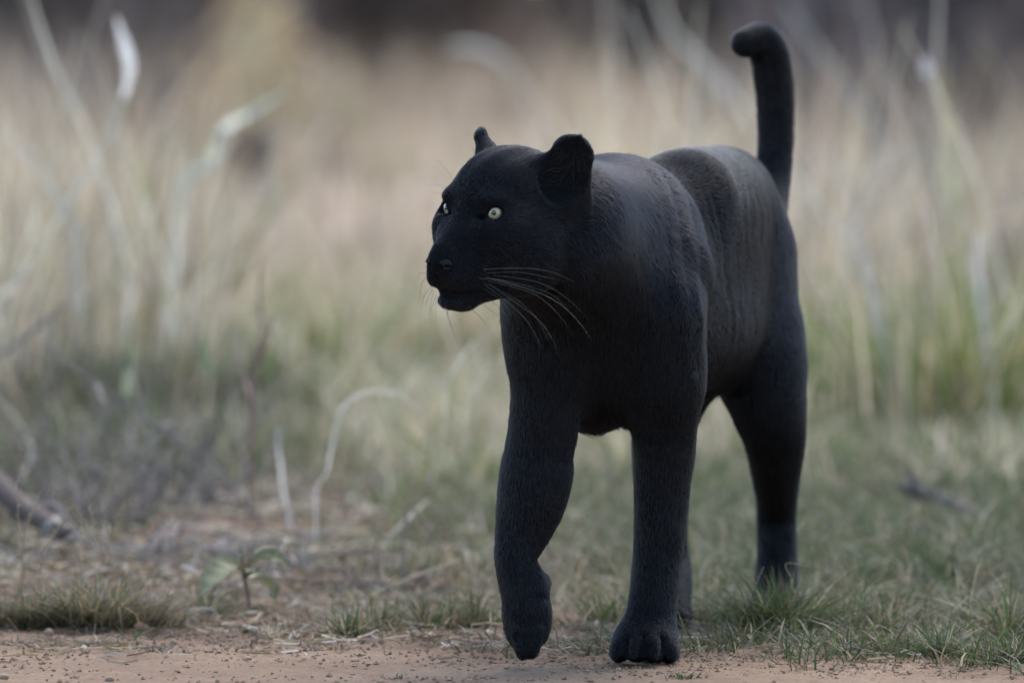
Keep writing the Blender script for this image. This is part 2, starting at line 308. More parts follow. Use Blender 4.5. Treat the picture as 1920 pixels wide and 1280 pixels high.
# ---- single tall stalks and leaves (pixel path, distance, width in mm, tint)
cS, cG, cP, cB, cY = (.46, .41, .32), (.30, .33, .22), (.42, .34, .28), (.20, .165, .14), (.33, .31, .16)
STALKS = [
 ('grass_stalk', [(-70, 860), (-20, 600), (40, 515), (120, 392), (190, 285), (232, 185)], 16.6, (7, 9, 9, 8, 7, 6), cS, 'pale dry stalk leaning right across the left edge and carrying a white plume'),
 ('grass_stalk', [(262, 860), (240, 640), (245, 520), (222, 430), (188, 320), (148, 220), (100, 120), (50, -30)], 16.9, (5, 7, 8, 9, 9, 9, 8, 5), cS, 'long dry blade leaning left out of the top left corner, crossing the plumed stalk'),
 ('grass_stalk', [(150, 800), (140, 560), (128, 360), (105, 220), (75, 90), (30, -40)], 17.4, (5, 7, 8, 8, 7, 4), (.30, .25, .19), 'thin brown blade left of the crossed dry stalks in the top left corner'),
 ('grass_stalk', [(120, 820), (150, 480), (110, 375), (60, 300), (-10, 225)], 18.3, (8, 12, 14, 13, 8), (.43, .40, .34), 'broad pale blade bending out over the left edge of the picture'),
 ('grass_stalk', [(130, 800), (140, 300), (160, 120), (205, -30)], 18.0, (4, 6, 6, 4), (.31, .27, .22), 'thin faint stalk leaning right behind the white plume at top left'),
 ('grass_leaf', [(300, 760), (330, 480), (345, 345), (398, 300), (418, 245), (470, 212), (540, 172)], 18.6, (8, 14, 20, 26, 24, 18, 6), (.47, .48, .38), 'broad whitish green leaf bent to the right above the dark hollow at left'),
 ('grass_stalk', [(530, 700), (518, 450), (504, 330), (512, 205)], 18.8, (9, 13, 13, 6), (.45, .44, .39), 'pale upright blade directly right of the bent whitish leaf'),
 ('grass_leaf', [(560, 700), (570, 420), (590, 270), (640, 205)], 21.0, (8, 14, 18, 8), (.46, .38, .32), 'pinkish leaf leaning right behind the panther on the left of its head'),
 ('grass_leaf', [(1040, 660), (1010, 260), (965, 140), (925, 100), (880, 86), (838, 90)], 20.5, (6, 8, 14, 26, 24, 8), (.46, .45, .40), 'pale leaf bent over to the left above the panther head'),
 ('grass_leaf', [(1500, 690), (1440, 300), (1390, 205), (1330, 130), (1262, 60), (1228, -30)], 19.5, (8, 14, 24, 26, 22, 10), (.47, .45, .39), 'broad pale leaf leaning left just left of the raised tail tip'),
 ('grass_stalk', [(1200, 690), (1170, 300), (1150, 120), (1140, -30)], 21.0, (10, 18, 20, 14), (.46, .41, .34), 'wide pale upright blade above the panther shoulders'),
 ('grass_stalk', [(1790, 760), (1745, 330), (1680, 280), (1600, 180), (1540, 100), (1470, 0)], 18.8, (8, 12, 15, 16, 15, 8), (.36, .35, .31), 'long grey blade leaning left just right of the raised tail'),
 ('grass_stalk', [(1775, 780), (1765, 300), (1757, 150), (1762, -30)], 18.0, (8, 10, 11, 9), (.42, .35, .27), 'straight tan stalk standing near the top right corner'),
 ('grass_leaf', [(1830, 780), (1795, 420), (1782, 280), (1768, 130)], 18.6, (10, 18, 18, 6), cY, 'yellow green leaf beside the straight tan stalk at right'),
 ('grass_stalk', [(1760, 770), (1742, 300), (1738, 150)], 17.6, (4, 5, 5), (.25, .20, .17), 'slim dark stalk with a white bud at its tip near the top right'),
 ('grass_stalk', [(1800, 760), (1742, 285), (1662, 160), (1612, -30)], 19.2, (7, 10, 11, 7), (.33, .31, .28), 'grey blade leaning left across the upper right background'),
 ('grass_leaf', [(1700, 840), (1652, 620), (1620, 480), (1575, 300)], 17.2, (10, 15, 14, 6), (.44, .38, .32), 'pinkish dry leaf leaning left to the right of the panther rump'),
 ('grass_stalk', [(1690, 800), (1600, 480), (1545, 400), (1470, 300)], 18.4, (8, 12, 13, 8), (.42, .40, .32), 'pale blade leaning left towards the base of the raised tail'),
 ('grass_leaf', [(1870, 800), (1840, 560), (1832, 430)], 17.0, (9, 13, 8), (.47, .44, .38), 'short whitish leaf standing in the green grass at far right'),
 ('grass_stalk', [(590, 1046), (592, 980), (593, 918), (612, 885), (624, 830), (640, 768), (682, 736), (742, 738), (790, 770)], 14.2, (5, 8, 8, 7, 7, 8, 8, 6, 2), (.47, .44, .39), 'pale hooked stalk bent over to the right left of the panther legs'),
 ('grass_stalk', [(548, 1000), (535, 940), (525, 860), (520, 800)], 14.6, (7, 10, 9, 5), (.44, .42, .37), 'short pale upright blade left of the hooked stalk'),
 ('grass_leaf', [(836, 800), (834, 740), (852, 690), (892, 640), (945, 612)], 14.6, (3, 6, 7, 6, 2), (.36, .36, .26), 'pale arched leaf almost touching the panther chest from the left'),
 ('grass_leaf', [(870, 850), (880, 760), (915, 690), (960, 660)], 14.8, (3, 6, 6, 2), (.30, .29, .21), 'dull arched leaf just below the pale leaf at the panther chest'),
 ('grass_stalk', [(730, 1005), (765, 970), (805, 935)], 14.1, (4, 6, 3), (.45, .43, .36), 'short pale straw leaning right in front of the lifted foreleg'),
 ('grass_stalk', [(688, 1118), (760, 1085), (865, 1047)], 13.1, (3, 4, 2), (.42, .34, .22), 'yellow straw lying aslant left of the lifted paw'),
 ('grass_leaf', [(398, 700), (382, 660), (378, 600)], 15.6, (14, 14, 5), (.09, .14, .05), 'dark green upright leaf in the left middle distance'),
 ('grass_leaf', [(236, 740), (240, 680), (246, 590)], 15.8, (14, 14, 5), (.09, .13, .06), 'dark green upright leaf left of the other green leaf'),
 ('grass_stalk', [(-20, 800), (20, 560), (90, 330), (150, 60)], 17.6, (6, 8, 8, 4), (.50, .44, .32), 'bright straw leaning right, crossing the long blade of the top left corner'),
 ('grass_stalk', [(360, 820), (320, 560), (245, 300), (168, 70)], 17.8, (6, 8, 8, 4), (.48, .42, .30), 'bright straw leaning left just right of the white plume'),
 ('grass_stalk', [(1540, 820), (1570, 560), (1645, 300), (1705, 30)], 17.6, (6, 8, 8, 4), (.48, .42, .31), 'bright straw leaning right beyond the panther rump'),
 ('grass_stalk', [(1930, 800), (1890, 560), (1810, 280), (1690, 50)], 17.5, (6, 9, 9, 4), (.50, .44, .33), 'bright straw leaning far left out of the right edge'),
 ('grass_stalk', [(1330, 760), (1310, 420), (1296, 230), (1312, 10)], 18.4, (6, 9, 9, 5), (.50, .44, .34), 'bright upright straw right above the panther back'),
 ('grass_stalk', [(1300, 760), (1270, 300), (1235, 170), (1180, 20)], 18.2, (6, 9, 9, 5), (.47, .41, .31), 'straw leaning left above the panther shoulder blades'),
 ('grass_stalk', [(40, 905), (58, 840), (36, 790), (-15, 735)], 15.0, (5, 7, 6, 3), (.40, .36, .31), 'thin pale stalk curling over the left edge above the soil'),
]
for name, q, D, w, tint, lab in STALKS:
    if D > 18.7: D *= 1.28; w = tuple(.80 * k for k in w)
    ys = np.linspace(0, 1, len(q)); jit = np.random.default_rng(len(lab) * 31).normal(0, .06, len(q))
    pts = [at(a, b, D + .25 * t + j) for (a, b), t, j in zip(q, ys, jit)]
    ob = obj_at_base(name, ribbon(pts, np.array(w) * (.0011 if 16.5 < D < 17.1 and q[0][0] < 500 else .00085 if 16.5 < D < 18.9 and q[0][0] < 500 else .00075 if D > 15 else .0005), tint, seed=len(lab)), M_STRAW)
    tag(ob, lab, 'grass stalk', 'single stalks and leaves standing in the grass')
    if 'carrying a white plume' in lab:
        t = pts[-1]; pl = [t, at(243, 130, D + .25), at(236, 90, D + .25), at(217, 30, D + .25)]
        obj_at_base('plume', ribbon(pl, (.008, .022, .024, .004), (.62, .60, .56), twist=.3, seed=4), M_STRAW, ob)
    if 'white bud' in lab:
        obj_at_base('bud', rod([pts[-1], at(1737, 130, D + .25), at(1735, 108, D + .25)], (.004, .011, .003), (.60, .56, .54), seed=2), M_STRAW, ob)

# ---- thin seeding stems rising out of the near left tuft
for q, lab in (([(40, 1068), (36, 990), (30, 908)], 'thin straw stem, leftmost of those rising from the left tuft'),
               ([(42, 1066), (52, 985), (73, 925)], 'thin straw stem with a forked tip, leaning right from the left tuft'),
               ([(78, 1045), (104, 998), (136, 945)], 'slender stem slanting up to the right in the left tuft'),
               ([(200, 1058), (166, 992), (137, 943)], 'slender stem slanting up to the left from the left tuft'),
               ([(216, 1078), (190, 1020), (166, 948)], 'slender stem leaning left at the right of the left tuft'),
               ([(216, 1070), (206, 1020), (195, 972)], 'short straw stem, rightmost of those in the left tuft'),
               ([(152, 1060), (150, 1020), (153, 985)], 'upright stem in the middle of the left tuft')):
    rs = np.random.default_rng(len(lab)); pts = [at(a, b, 12.72 + .03 * k) for k, (a, b) in enumerate(q)]
    pts = [foot(q[0][0], 12.72)] + pts
    ob = obj_at_base('seeding_grass', rod(pts, (.0009, .0009, .0008, .0006), (.34, .25, .15), sides=4, knob=.1, seed=len(lab)), M_STRAW)
    tag(ob, lab, 'grass stem', 'thin stems of the left tuft')
    W = spl(pts[-2:] if len(pts) < 3 else pts[-3:], 8)
    for p_ in W[-9::2]:
        dr = rs.normal(0, 1, 3); dr[2] = abs(dr[2]) + .8; dr /= np.linalg.norm(dr)
        obj_at_base('seed', rod([p_, p_ + dr * .004, p_ + dr * .007], (.0004, .0010, .0003), (.36, .27, .17), sides=4, n=2), M_STRAW, ob)

# ---- woody things
def woody(name, q, D, r, tint, lab, cat, sides=8, knob=.10, dz=None, twigs=()):
    Ds = D if hasattr(D, '__len__') else [D] * len(q)
    pts = [at(a, b, d) for (a, b), d in zip(q, Ds)]
    ob = obj_at_base(name, rod(pts, r, tint, sides=sides, knob=knob, seed=len(lab)), M_WOOD); tag(ob, lab, cat)
    for tq, tr in twigs:
        tp = [at(a, b, d) for a, b, d in tq]
        obj_at_base('side_twig', rod(tp, tr, tint, sides=5, knob=.08, seed=3), M_WOOD, ob)
    return ob
b1 = woody('fallen_branch', [(-70, 865), (-10, 905), (45, 955), (95, 985), (132, 1006)], (14.3, 14.2, 14.05, 13.95, 13.9), (.019, .0185, .018, .016, .013), (.075, .058, .048), 'thick dark fallen branch with a pale broken end at the left edge', 'branch')
obj_at_base('broken_end', rod([at(92, 984, 13.955), at(118, 998, 13.92), at(136, 1009, 13.90)], (.0168, .0150, .008), (.27, .235, .20), sides=9, knob=.12, seed=9), M_WOOD, b1)
woody('dead_branch', [(1690, 912), (1730, 925), (1780, 950), (1830, 972), (1900, 1000)], (15.0, 14.95, 14.9, 14.8, 14.7), (.008, .015, .018, .017, .012), (.075, .062, .058), 'short dark dead branch lying in the grass at right', 'branch', twigs=[([(1720, 922, 14.95), (1712, 900, 14.95), (1700, 888, 14.95)], (.007, .005, .003))])
woody('twig', [(75, 640), (180, 720), (300, 800), (400, 872), (470, 952), (497, 978)], 14.8, (.0018, .0024, .0028, .003, .003, .0024), (.20, .17, .15), 'long thin dark twig slanting down to the right through the left grass', 'twig', 5, twigs=[([(180, 720, 14.8), (200, 760, 14.7), (240, 790, 14.7)], (.003, .002, .001)), ([(300, 800, 14.8), (340, 790, 14.9), (390, 800, 14.9)], (.003, .002, .001))])
woody('twig', [(-20, 680), (60, 622), (125, 568)], 15.4, (.004, .004, .002), (.15, .13, .12), 'short dark twig pointing up right at the left edge', 'twig', 5)
woody('weed_stem', [(466, 1000), (470, 880), (474, 760), (478, 680), (492, 630), (486, 560), (492, 480)], 14.9, (.0034, .0038, .0038, .0035, .003, .0022, .0012), (.20, .125, .105), 'reddish upright weed stem branching near its top, left of the panther', 'weed', 6,
      twigs=[([(478, 690, 14.9), (500, 640, 14.85), (515, 585, 14.85)], (.004, .003, .001)), ([(474, 760, 14.9), (455, 700, 15.0), (440, 660, 15.0)], (.003, .002, .001))])
woody('twig', [(1144, 1240), (1180, 1242), (1208, 1246), (1228, 1250)], (11.98, 11.955, 11.95, 11.95), (.0012, .0022, .0020, .0010), (.23, .19, .16), 'small grey twig lying against the front of the planted forepaw', 'twig', 5, twigs=[([(1195, 1244, 11.955), (1210, 1239, 11.95), (1218, 1233, 11.95)], (.0014, .001, .0006))])
woody('twig', [(120, 1166), (160, 1176), (210, 1184)], (12.68, 12.60, 12.54), (.002, .0036, .002), (.075, .06, .052), 'dark short stick at the foot of the left tuft', 'twig', 5)
woody('twig', [(190, 1208), (250, 1206), (310, 1212), (372, 1227)], (12.35, 12.36, 12.32, 12.22), (.001, .0017, .0015, .0008), (.22, .17, .13), 'thin brown twig lying flat on the sand left of the dry starburst tuft', 'twig', 5)
woody('twig', [(345, 1143), (380, 1141), (405, 1144)], (12.86, 12.87, 12.85), (.002, .003, .002), (.34, .30, .25), 'short pale stick on the soil under the broad leaved seedling', 'twig', 5)
woody('twig', [(590, 1238), (640, 1236), (700, 1240)], (12.08, 12.09, 12.06), (.001, .0016, .0008), (.13, .10, .085), 'thin dark twig on the sand below the small green tuft', 'twig', 5)
woody('twig', [(530, 1263), (560, 1268), (596, 1274)], (11.82, 11.79, 11.75), (.001, .0020, .0012), (.09, .07, .06), 'dark crooked twig at the bottom edge left of centre', 'twig', 5)
woody('straw', [(1492, 1208), (1530, 1228), (1582, 1252)], (12.36, 12.24, 12.12), (.0008, .0012, .0008), (.42, .33, .20), 'long yellow straw slanting down to the right near the hind paw', 'straw', 4)
woody('straw', [(1395, 1150), (1412, 1105), (1432, 1062)], (12.58, 12.57, 12.56), (.0009, .0009, .0006), (.27, .22, .14), 'yellow straw standing in front of the left edge of the hind paw', 'straw', 4)
woody('straw', [(1492, 1120), (1484, 1085), (1474, 1056), (1520, 1062)], (12.56, 12.56, 12.55, 12.55), (.0008, .0008, .0007, .0005), (.27, .22, .15), 'bent yellow straw in front of the right edge of the hind leg', 'straw', 4)
woody('straw', [(10, 1130), (60, 1112), (128, 1105)], (12.7, 12.72, 12.74), (.0012, .0014, .0008), (.40, .32, .22), 'pale straw lying across the left tuft', 'straw', 4)
woody('straw', [(1205, 1265), (1270, 1272), (1340, 1277)], (11.8, 11.76, 11.73), (.0008, .0012, .0007), (.36, .28, .19), 'pale straw on the sand in front of the planted forepaw', 'straw', 4)

# ---- tangles of bare twigs in the left middle distance
def tangle(px, D, n, h, wid, tint, lab, rs=1.0):
    f0_ = foot(px, D); rg = np.random.default_rng(px); Vs, Fs, Cs, o = [], [], [], 0
    for k in range(n):
        a = rg.uniform(0, 6.28); st = f0_ + np.array((rg.normal(0, wid * .4), rg.normal(0, wid * .4), -.01))
        d = np.array((math.cos(a) * wid * rg.uniform(.5, 1.6), math.sin(a) * wid * rg.uniform(.5, 1.6), h * rg.uniform(.25, 1.0)))
        q = [st, st + d * .35 + rg.normal(0, .02, 3), st + d * .7 + rg.normal(0, .03, 3), st + d + rg.normal(0, .03, 3)]
        V, f, C = rod(q, tuple(rs * q_ for q_ in (.0026, .0022, .0017, .0008)), np.array(tint) * rg.uniform(.6, 1.5), sides=4, n=4, knob=.05, seed=k)
        Vs.append(V - f0_); Fs += [tuple(i + o for i in t) for t in f]; Cs.append(C); o += len(V)
    ob = mesh_obj('twig_tangle', np.concatenate(Vs), Fs, M_WOOD, colors=np.concatenate(Cs), loc=f0_); tag(ob, lab, 'brushwood', 'tangles of bare twigs')
tangle(40, 14.9, 46, .22, .11, (.16, .13, .11), 'tangle of bare twigs above the fallen branch at the left edge')
tangle(190, 14.7, 46, .20, .12, (.20, .165, .14), 'tangle of bare twigs between the fallen branch and the reddish weed')
tangle(330, 15.2, 40, .24, .12, (.15, .125, .105), 'tangle of bare twigs behind the seedling, left of the reddish weed')
tangle(250, 13.9, 30, .05, .15, (.24, .20, .17), 'low heap of dead twigs on the soil behind the grassy bank')
tangle(420, 13.9, 30, .05, .14, (.26, .22, .19), 'low heap of pale dead twigs behind the seedling')
tangle(1880, 30, 90, 1.1, .40, (.075, .062, .062), 'dark bare thicket in the top right corner', 3.2)
tangle(1640, 33, 90, 1.1, .45, (.09, .075, .075), 'dark bare thicket between the raised tail and the top right corner', 3.2)
tangle(150, 42, 80, 1.2, .6, (.10, .085, .08), 'bare thicket far behind the white plume at top left', 4.0)
tangle(720, 13.4, 34, .045, .12, (.13, .10, .08), 'dark low heap of dead stems left of the lifted foreleg')

# ---- broad leaved seedling
sd_base = foot(464, 12.95); sd = empty('seedling', sd_base)
tag(sd, 'small broad leaved grey green seedling on bare soil at lower left', 'seedling')
obj_at_base('stem', rod([sd_base - (0, 0, .01), at(466, 1120, 12.95), at(458, 1085, 12.95), at(455, 1050, 12.95), at(453, 1028, 12.95)], (.0042, .0038, .0032, .0026, .0016), (.22, .15, .11), sides=7, knob=.08, seed=5), M_WOOD, sd)
def leaf(pts, w, tint, seed, curl=.25):
    W = spl(pts, 5); m = len(W); t = np.linspace(0, 1, m); ww = w * np.sin(np.pi * (t * .93 + .05) ** .8) ** .8
    T = np.gradient(W, axis=0); T /= np.linalg.norm(T, axis=1)[:, None]; rg = np.random.default_rng(seed)
    up = np.array((0, -.55, .83)); S = np.cross(T, up); S /= np.linalg.norm(S, axis=1)[:, None]; Nn = np.cross(S, T)
    cols = []
    for u_ in (-1, -.55, 0, .55, 1):
        zig = 1 + (.10 * ((np.arange(m) % 2) * 2 - 1) if abs(u_) == 1 else 0)
        cols.append(W + S * (ww * u_ * .5 * zig)[:, None] + Nn * (ww * (curl * abs(u_) - .06 * (abs(u_) == .55)))[:, None] + rg.normal(0, .0006, (m, 3)))
    V = np.stack(cols, 1).reshape(-1, 3); f = [(5 * i + k, 5 * i + k + 1, 5 * i + 6 + k, 5 * i + 5 + k) for i in range(m - 1) for k in range(4)]
    C = np.array(tint) * (1 + .15 * rg.normal(0, 1, (len(V), 1))); C[2::5] *= 1.25
    return V, f, C.clip(.01, .7)
M_SEED = leafy('seedling leaf', .2, .7)
for pts, w, tint, k in (([(456, 1072, 12.95), (430, 1062, 12.93), (400, 1085, 12.90), (375, 1116, 12.88)], .034, (.17, .17, .10), 1),
                        ([(460, 1062, 12.95), (485, 1048, 12.93), (515, 1045, 12.91), (542, 1062, 12.89)], .020, (.13, .13, .06), 2),
                        ([(462, 1084, 12.95), (474, 1074, 12.92), (486, 1068, 12.90)], .014, (.095, .105, .06), 3),
                        ([(466, 1082, 12.95), (486, 1086, 12.98), (505, 1105, 13.0), (516, 1124, 13.0)], .030, (.145, .15, .085), 4),
                        ([(453, 1046, 12.95), (449, 1034, 12.94), (446, 1024, 12.94)], .011, (.18, .195, .14), 5),
                        ([(470, 1060, 12.95), (484, 1030, 12.97), (515, 1024, 12.98), (536, 1022, 12.98), (541, 1040, 12.98)], .006, (.22, .19, .13), 6)):
    obj_at_base('leaf', leaf([at(*p_) for p_ in pts], w * 1.3, tint, k), M_SEED, sd)

# ---- grass clumps one can point at
def clump(name, px, D, n, h, spread, w, lean, pals, wts, lab, mat=None, group=None):
    f0_ = foot(px, D); one = np.ones(1)
    b = tufts(one * f0_[0], one * f0_[1], one * n, one * spread, one * h, one * w, lean, pals, np.array([wts], float))
    V, Fc, C = blades(*b, bend=.8)
    ob = mesh_obj(name, V - f0_, Fc, mat or M_GRASS, colors=C, loc=f0_)
    return tag(ob, lab, 'grass tuft', group)
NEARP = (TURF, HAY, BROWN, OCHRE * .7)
for px, D, n, h, sp_, wts, lab in (
    (18, 12.72, 430, .090, .034, (.35, .25, .45, .25), 'leftmost tuft of mixed dry and green grass on the sandy bank'),
    (82, 12.70, 430, .086, .036, (.35, .25, .45, .25), 'second grass tuft from the left on the sandy bank'),
    (150, 12.66, 430, .090, .034, (.45, .2, .4, .25), 'middle grass tuft of the bank with dark short stick below'),
    (205, 12.62, 470, .098, .032, (.35, .2, .5, .3), 'bushiest brown grass tuft of the sandy bank at left'),
    (262, 12.66, 330, .074, .034, (.35, .25, .45, .3), 'thin tuft at the right end of the grassy bank'),
    (650, 12.48, 190, .058, .016, (.6, .2, .4, .15), 'small green brown tuft on the sand left of the lifted paw'),
    (700, 12.60, 170, .060, .024, (.4, .3, .4, .1), 'low ragged tuft behind the small green brown tuft'),
    (1768, 12.10, 130, .062, .012, (1, .1, .1, 0), 'fresh green tuft near the bottom right corner'),
    (1892, 12.45, 170, .110, .012, (1, .2, .2, .1), 'tall green spiky tuft at the right edge'),
    (1640, 12.15, 60, .034, .010, (1, .2, .1, 0), 'little green tuft at the edge of the bare sand at right'),
    (1284, 11.74, 60, .016, .012, (1, .1, .1, 0), 'tiny green tuft at the bottom edge below the planted forepaw'),
    (745, 11.72, 40, .014, .010, (.8, .1, .4, 0), 'tiny dull tuft at the bottom edge left of the lifted paw'),
    (1480, 12.50, 260, .115, .022, (1, .05, .2, 0), 'bluish green tuft growing in front of the hind paw'),
    (1425, 12.52, 230, .095, .022, (.9, .2, .2, 0), 'small tuft at the left front of the hind paw'),
    (1130, 12.75, 180, .060, .024, (.8, .25, .3, .1), 'green tuft between the two front legs'),
    (890, 12.70, 200, .074, .024, (.8, .25, .4, .1), 'green tuft just left of the lifted paw'),
    (1350, 12.72, 160, .055, .024, (.8, .3, .3, .1), 'green tuft between the planted forepaw and the hind paw'),
    (1560, 12.62, 190, .070, .026, (.9, .25, .25, .1), 'ragged green tuft just right of the hind paw'),
    (1660, 12.60, 200, .075, .030, (.8, .35, .3, .1), 'broad ragged tuft midway between hind paw and right edge'),
    (800, 12.66, 170, .060, .028, (.6, .35, .45, .1), 'brownish ragged tuft left of the green tuft by the lifted paw'),
    (380, 12.95, 150, .060, .026, (.4, .3, .5, .2), 'thin brownish tuft behind the seedling leaves'),
    (1900, 12.0, 160, .064, .022, (1, .2, .2, 0), 'low green tuft in the bottom right corner')):
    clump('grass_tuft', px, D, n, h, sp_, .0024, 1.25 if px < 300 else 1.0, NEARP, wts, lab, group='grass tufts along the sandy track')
for px, D, n, h, lab in ((40, 12.40, 60, .020, 'dead brown stub of grass at the left edge of the sand'), (85, 12.36, 70, .024, 'dead brown stub on the sand right of the leftmost stub'),
    (182, 12.32, 90, .028, 'dark dead grass stub on the sand below the middle of the bank'), (238, 12.26, 90, .026, 'dark dead stub nearest the thin brown twig'),
    (290, 12.20, 80, .020, 'flattened dead grass on the sand under the thin brown twig'), (326, 12.52, 50, .022, 'small dead stub right of the flat tan stone'),
    (405, 12.36, 45, .018, 'thin dead stub on the open sand left of the starburst'), (585, 12.30, 60, .022, 'dead stub on the sand just below the small green brown tuft'),
    (635, 12.22, 50, .018, 'low dead stub with straw on the sand left of the lifted paw'), (880, 12.26, 70, .026, 'dead stub on the sand directly left of the lifted paw'),
    (735, 12.80, 90, .034, 'dark dried clump behind the small green brown tuft'), (1090, 12.55, 70, .028, 'dead stub between the two front paws'),
    (1565, 12.30, 60, .036, 'pale dry stub on the sand edge below the ragged tuft'), (1590, 12.16, 60, .030, 'brown dead stub beside the little green tuft at right')):
    f0_ = foot(px, D); one = np.ones(1)
    V, Fc, C = blades(*tufts(one * f0_[0], one * f0_[1], one * n, one * .012, one * h, one * .0021, 1.7, (BROWN, HAY, GREY * .6), np.array([(1, .35, .3)])))
    tag(mesh_obj('dead_stub', V - f0_, Fc, M_STRAW, colors=C, loc=f0_), lab, 'dead grass', 'dead grass stubs on the sand')
# spiky dry starburst
s0 = foot(508, 12.42); n = 90; a_ = RNG.uniform(0, 2 * np.pi, n)
V, Fc, C = blades(np.tile(s0, (n, 1)) + RNG.normal(0, .004, (n, 3)) * (1, 1, 0), RNG.uniform(.012, .030, n), np.full(n, .0014), RNG.uniform(.3, 1.6, n), a_, pick(STRAW * .8, n))
tag(mesh_obj('dry_tuft', V - s0, Fc, M_STRAW, colors=C, loc=s0), 'dry straw starburst tuft on the sand below the seedling', 'grass tuft')
for px, D, n, h, sp_, w, pals, wts, lab in (
    (1790, 17.2, 420, .42, .16, .0075, (GREEN, STRAW, OCHRE), (1, .25, .2), 'big green grass clump in the right middle distance'),
    (1880, 18.0, 380, .46, .15, .0075, (GREEN, STRAW, GREY), (1, .3, .2), 'green grass clump at the right edge behind the big clump'),
    (1690, 17.4, 260, .36, .13, .0070, (GREEN, STRAW, OCHRE), (.9, .5, .2), 'yellowish green clump left of the big green clump'),
    (1600, 19.0, 300, .40, .070, .0080, (STRAW, GREEN, PINK), (1, .6, .4), 'straw coloured clump to the right of the panther rump'),
    (1290, 21.5, 180, .62, 0.098, 0.0189, (STRAW, PINK, GREY), (1, .5, .2), 'tall straw clump rising behind the panther back'),
    (1160, 22.0, 210, .66, 0.111, 0.0198, (STRAW, PINK, GREY), (1, .6, .3), 'tall pale straw clump behind the panther shoulders'),
    (1500, 23.0, 160, .60, 0.104, 0.0198, (GREY, STRAW, PINK), (.8, .8, .2), 'tall greyish straw clump behind the raised tail'),
    (1860, 23.5, 180, .58, 0.130, 0.0198, (GREY, STRAW, GREEN), (1, .4, .3), 'grey brown tall clump in the upper right'),
    (320, 22.5, 150, .55, 0.117, 0.0198, (STRAW, GREY, GREEN), (1, .3, .35), 'tall beige clump left of the bent whitish leaf'),
    (120, 20.5, 160, .44, 0.111, 0.0162, (STRAW, GREY, GREEN), (.9, .6, .4), 'beige clump behind the crossed stalks at left'),
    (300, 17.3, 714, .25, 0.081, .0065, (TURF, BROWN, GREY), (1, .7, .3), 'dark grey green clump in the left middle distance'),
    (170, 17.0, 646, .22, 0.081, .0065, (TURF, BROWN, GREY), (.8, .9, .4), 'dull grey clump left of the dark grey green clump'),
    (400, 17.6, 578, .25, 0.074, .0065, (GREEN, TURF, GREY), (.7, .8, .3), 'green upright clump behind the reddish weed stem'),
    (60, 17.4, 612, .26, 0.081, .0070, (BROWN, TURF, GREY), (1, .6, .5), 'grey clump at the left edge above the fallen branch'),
    (560, 18.2, 320, .24, .060, .0075, (GREEN, STRAW, GREEN), (1, .9, .3), 'light green clump right of the reddish weed stem'),
    (640, 19.4, 340, .28, .070, .0080, (GREEN, STRAW, OCHRE), (.9, 1, .2), 'yellow green clump left of the panther chest'),
    (860, 20.0, 320, .28, .070, .0085, (STRAW, GREEN, PINK), (1, .6, .3), 'pale clump just behind the panther chest'),
    (640, 26.0, 300, .40, .110, .0120, (PINK, STRAW, GREY), (1, .7, .2), 'pinkish dry clump left of the panther head')):
    clump('grass_clump', px, D, n, h, sp_, w, .55, pals, wts, lab, M_GRASS, 'blurred grass clumps behind the panther')

# ---- shrubs and bushes of the background
M_LEAF = leafy('bush leaf', .15, .8, .1)
def bush(name, px, D, h, wid, n, size, tint, lab, cat='bush', base=0.0, group=None):
    f0_ = foot(px, D); rt = empty(name, f0_); tag(rt, lab, cat, group); rg = np.random.default_rng(int(abs(px) * 7 + D))
    lobes = [(rg.normal(0, .32, 2) * wid, (rg.uniform(.01, .12) if _k < 6 else rg.uniform(.15, .85)) * h, rg.uniform(.22, .42)) for _k in range(14)]
    P_ = np.zeros((n, 3)); 
    for i, k in enumerate(rg.integers(0, 14, n)):
        (lx, ly), lz, lr = lobes[k]; v_ = rg.normal(0, 1, 3); v_ /= np.linalg.norm(v_); v_ *= rg.uniform(.45, 1.05)
        P_[i] = (lx + v_[0] * lr * wid, ly + v_[1] * lr * wid, max(base, lz + v_[2] * lr * h))
    a_ = rg.normal(0, 1, (n, 3)); a_ /= np.linalg.norm(a_, axis=1)[:, None]; b_ = np.cross(a_, rg.normal(0, 1, (n, 3))); b_ /= np.linalg.norm(b_, axis=1)[:, None]
    s_ = size * rg.uniform(.6, 1.3, (n, 1)); V = np.stack([P_ - a_ * s_, P_ - b_ * s_ * .45, P_ + a_ * s_, P_ + b_ * s_ * .45], 1).reshape(-1, 3)
    C = np.repeat(np.array(tint) * rg.uniform(.6, 1.4, (n, 1)), 4, 0)
    mesh_obj('foliage', V, np.arange(n * 4).reshape(n, 4), M_LEAF, parent=rt, colors=C, smooth=False)
    for k in range(5):
        (lx, ly), lz, lr = lobes[k]; q = [(rg.normal(0, .04) * wid, rg.normal(0, .04) * wid, -.03), (lx * .4, ly * .4, lz * .45), (lx, ly, lz)]
        V, f, C = rod([np.array(p_) for p_ in q], (.05 * h / 2, .035 * h / 2, .012 * h / 2), (.10, .085, .075), sides=5, knob=.06, seed=k)
        mesh_obj('stem', V, f, M_WOOD, parent=rt, colors=C)
    return rt
DK, DK2, OL = (.15, .12, .10), (.125, .104, .094), (.075, .068, .045)
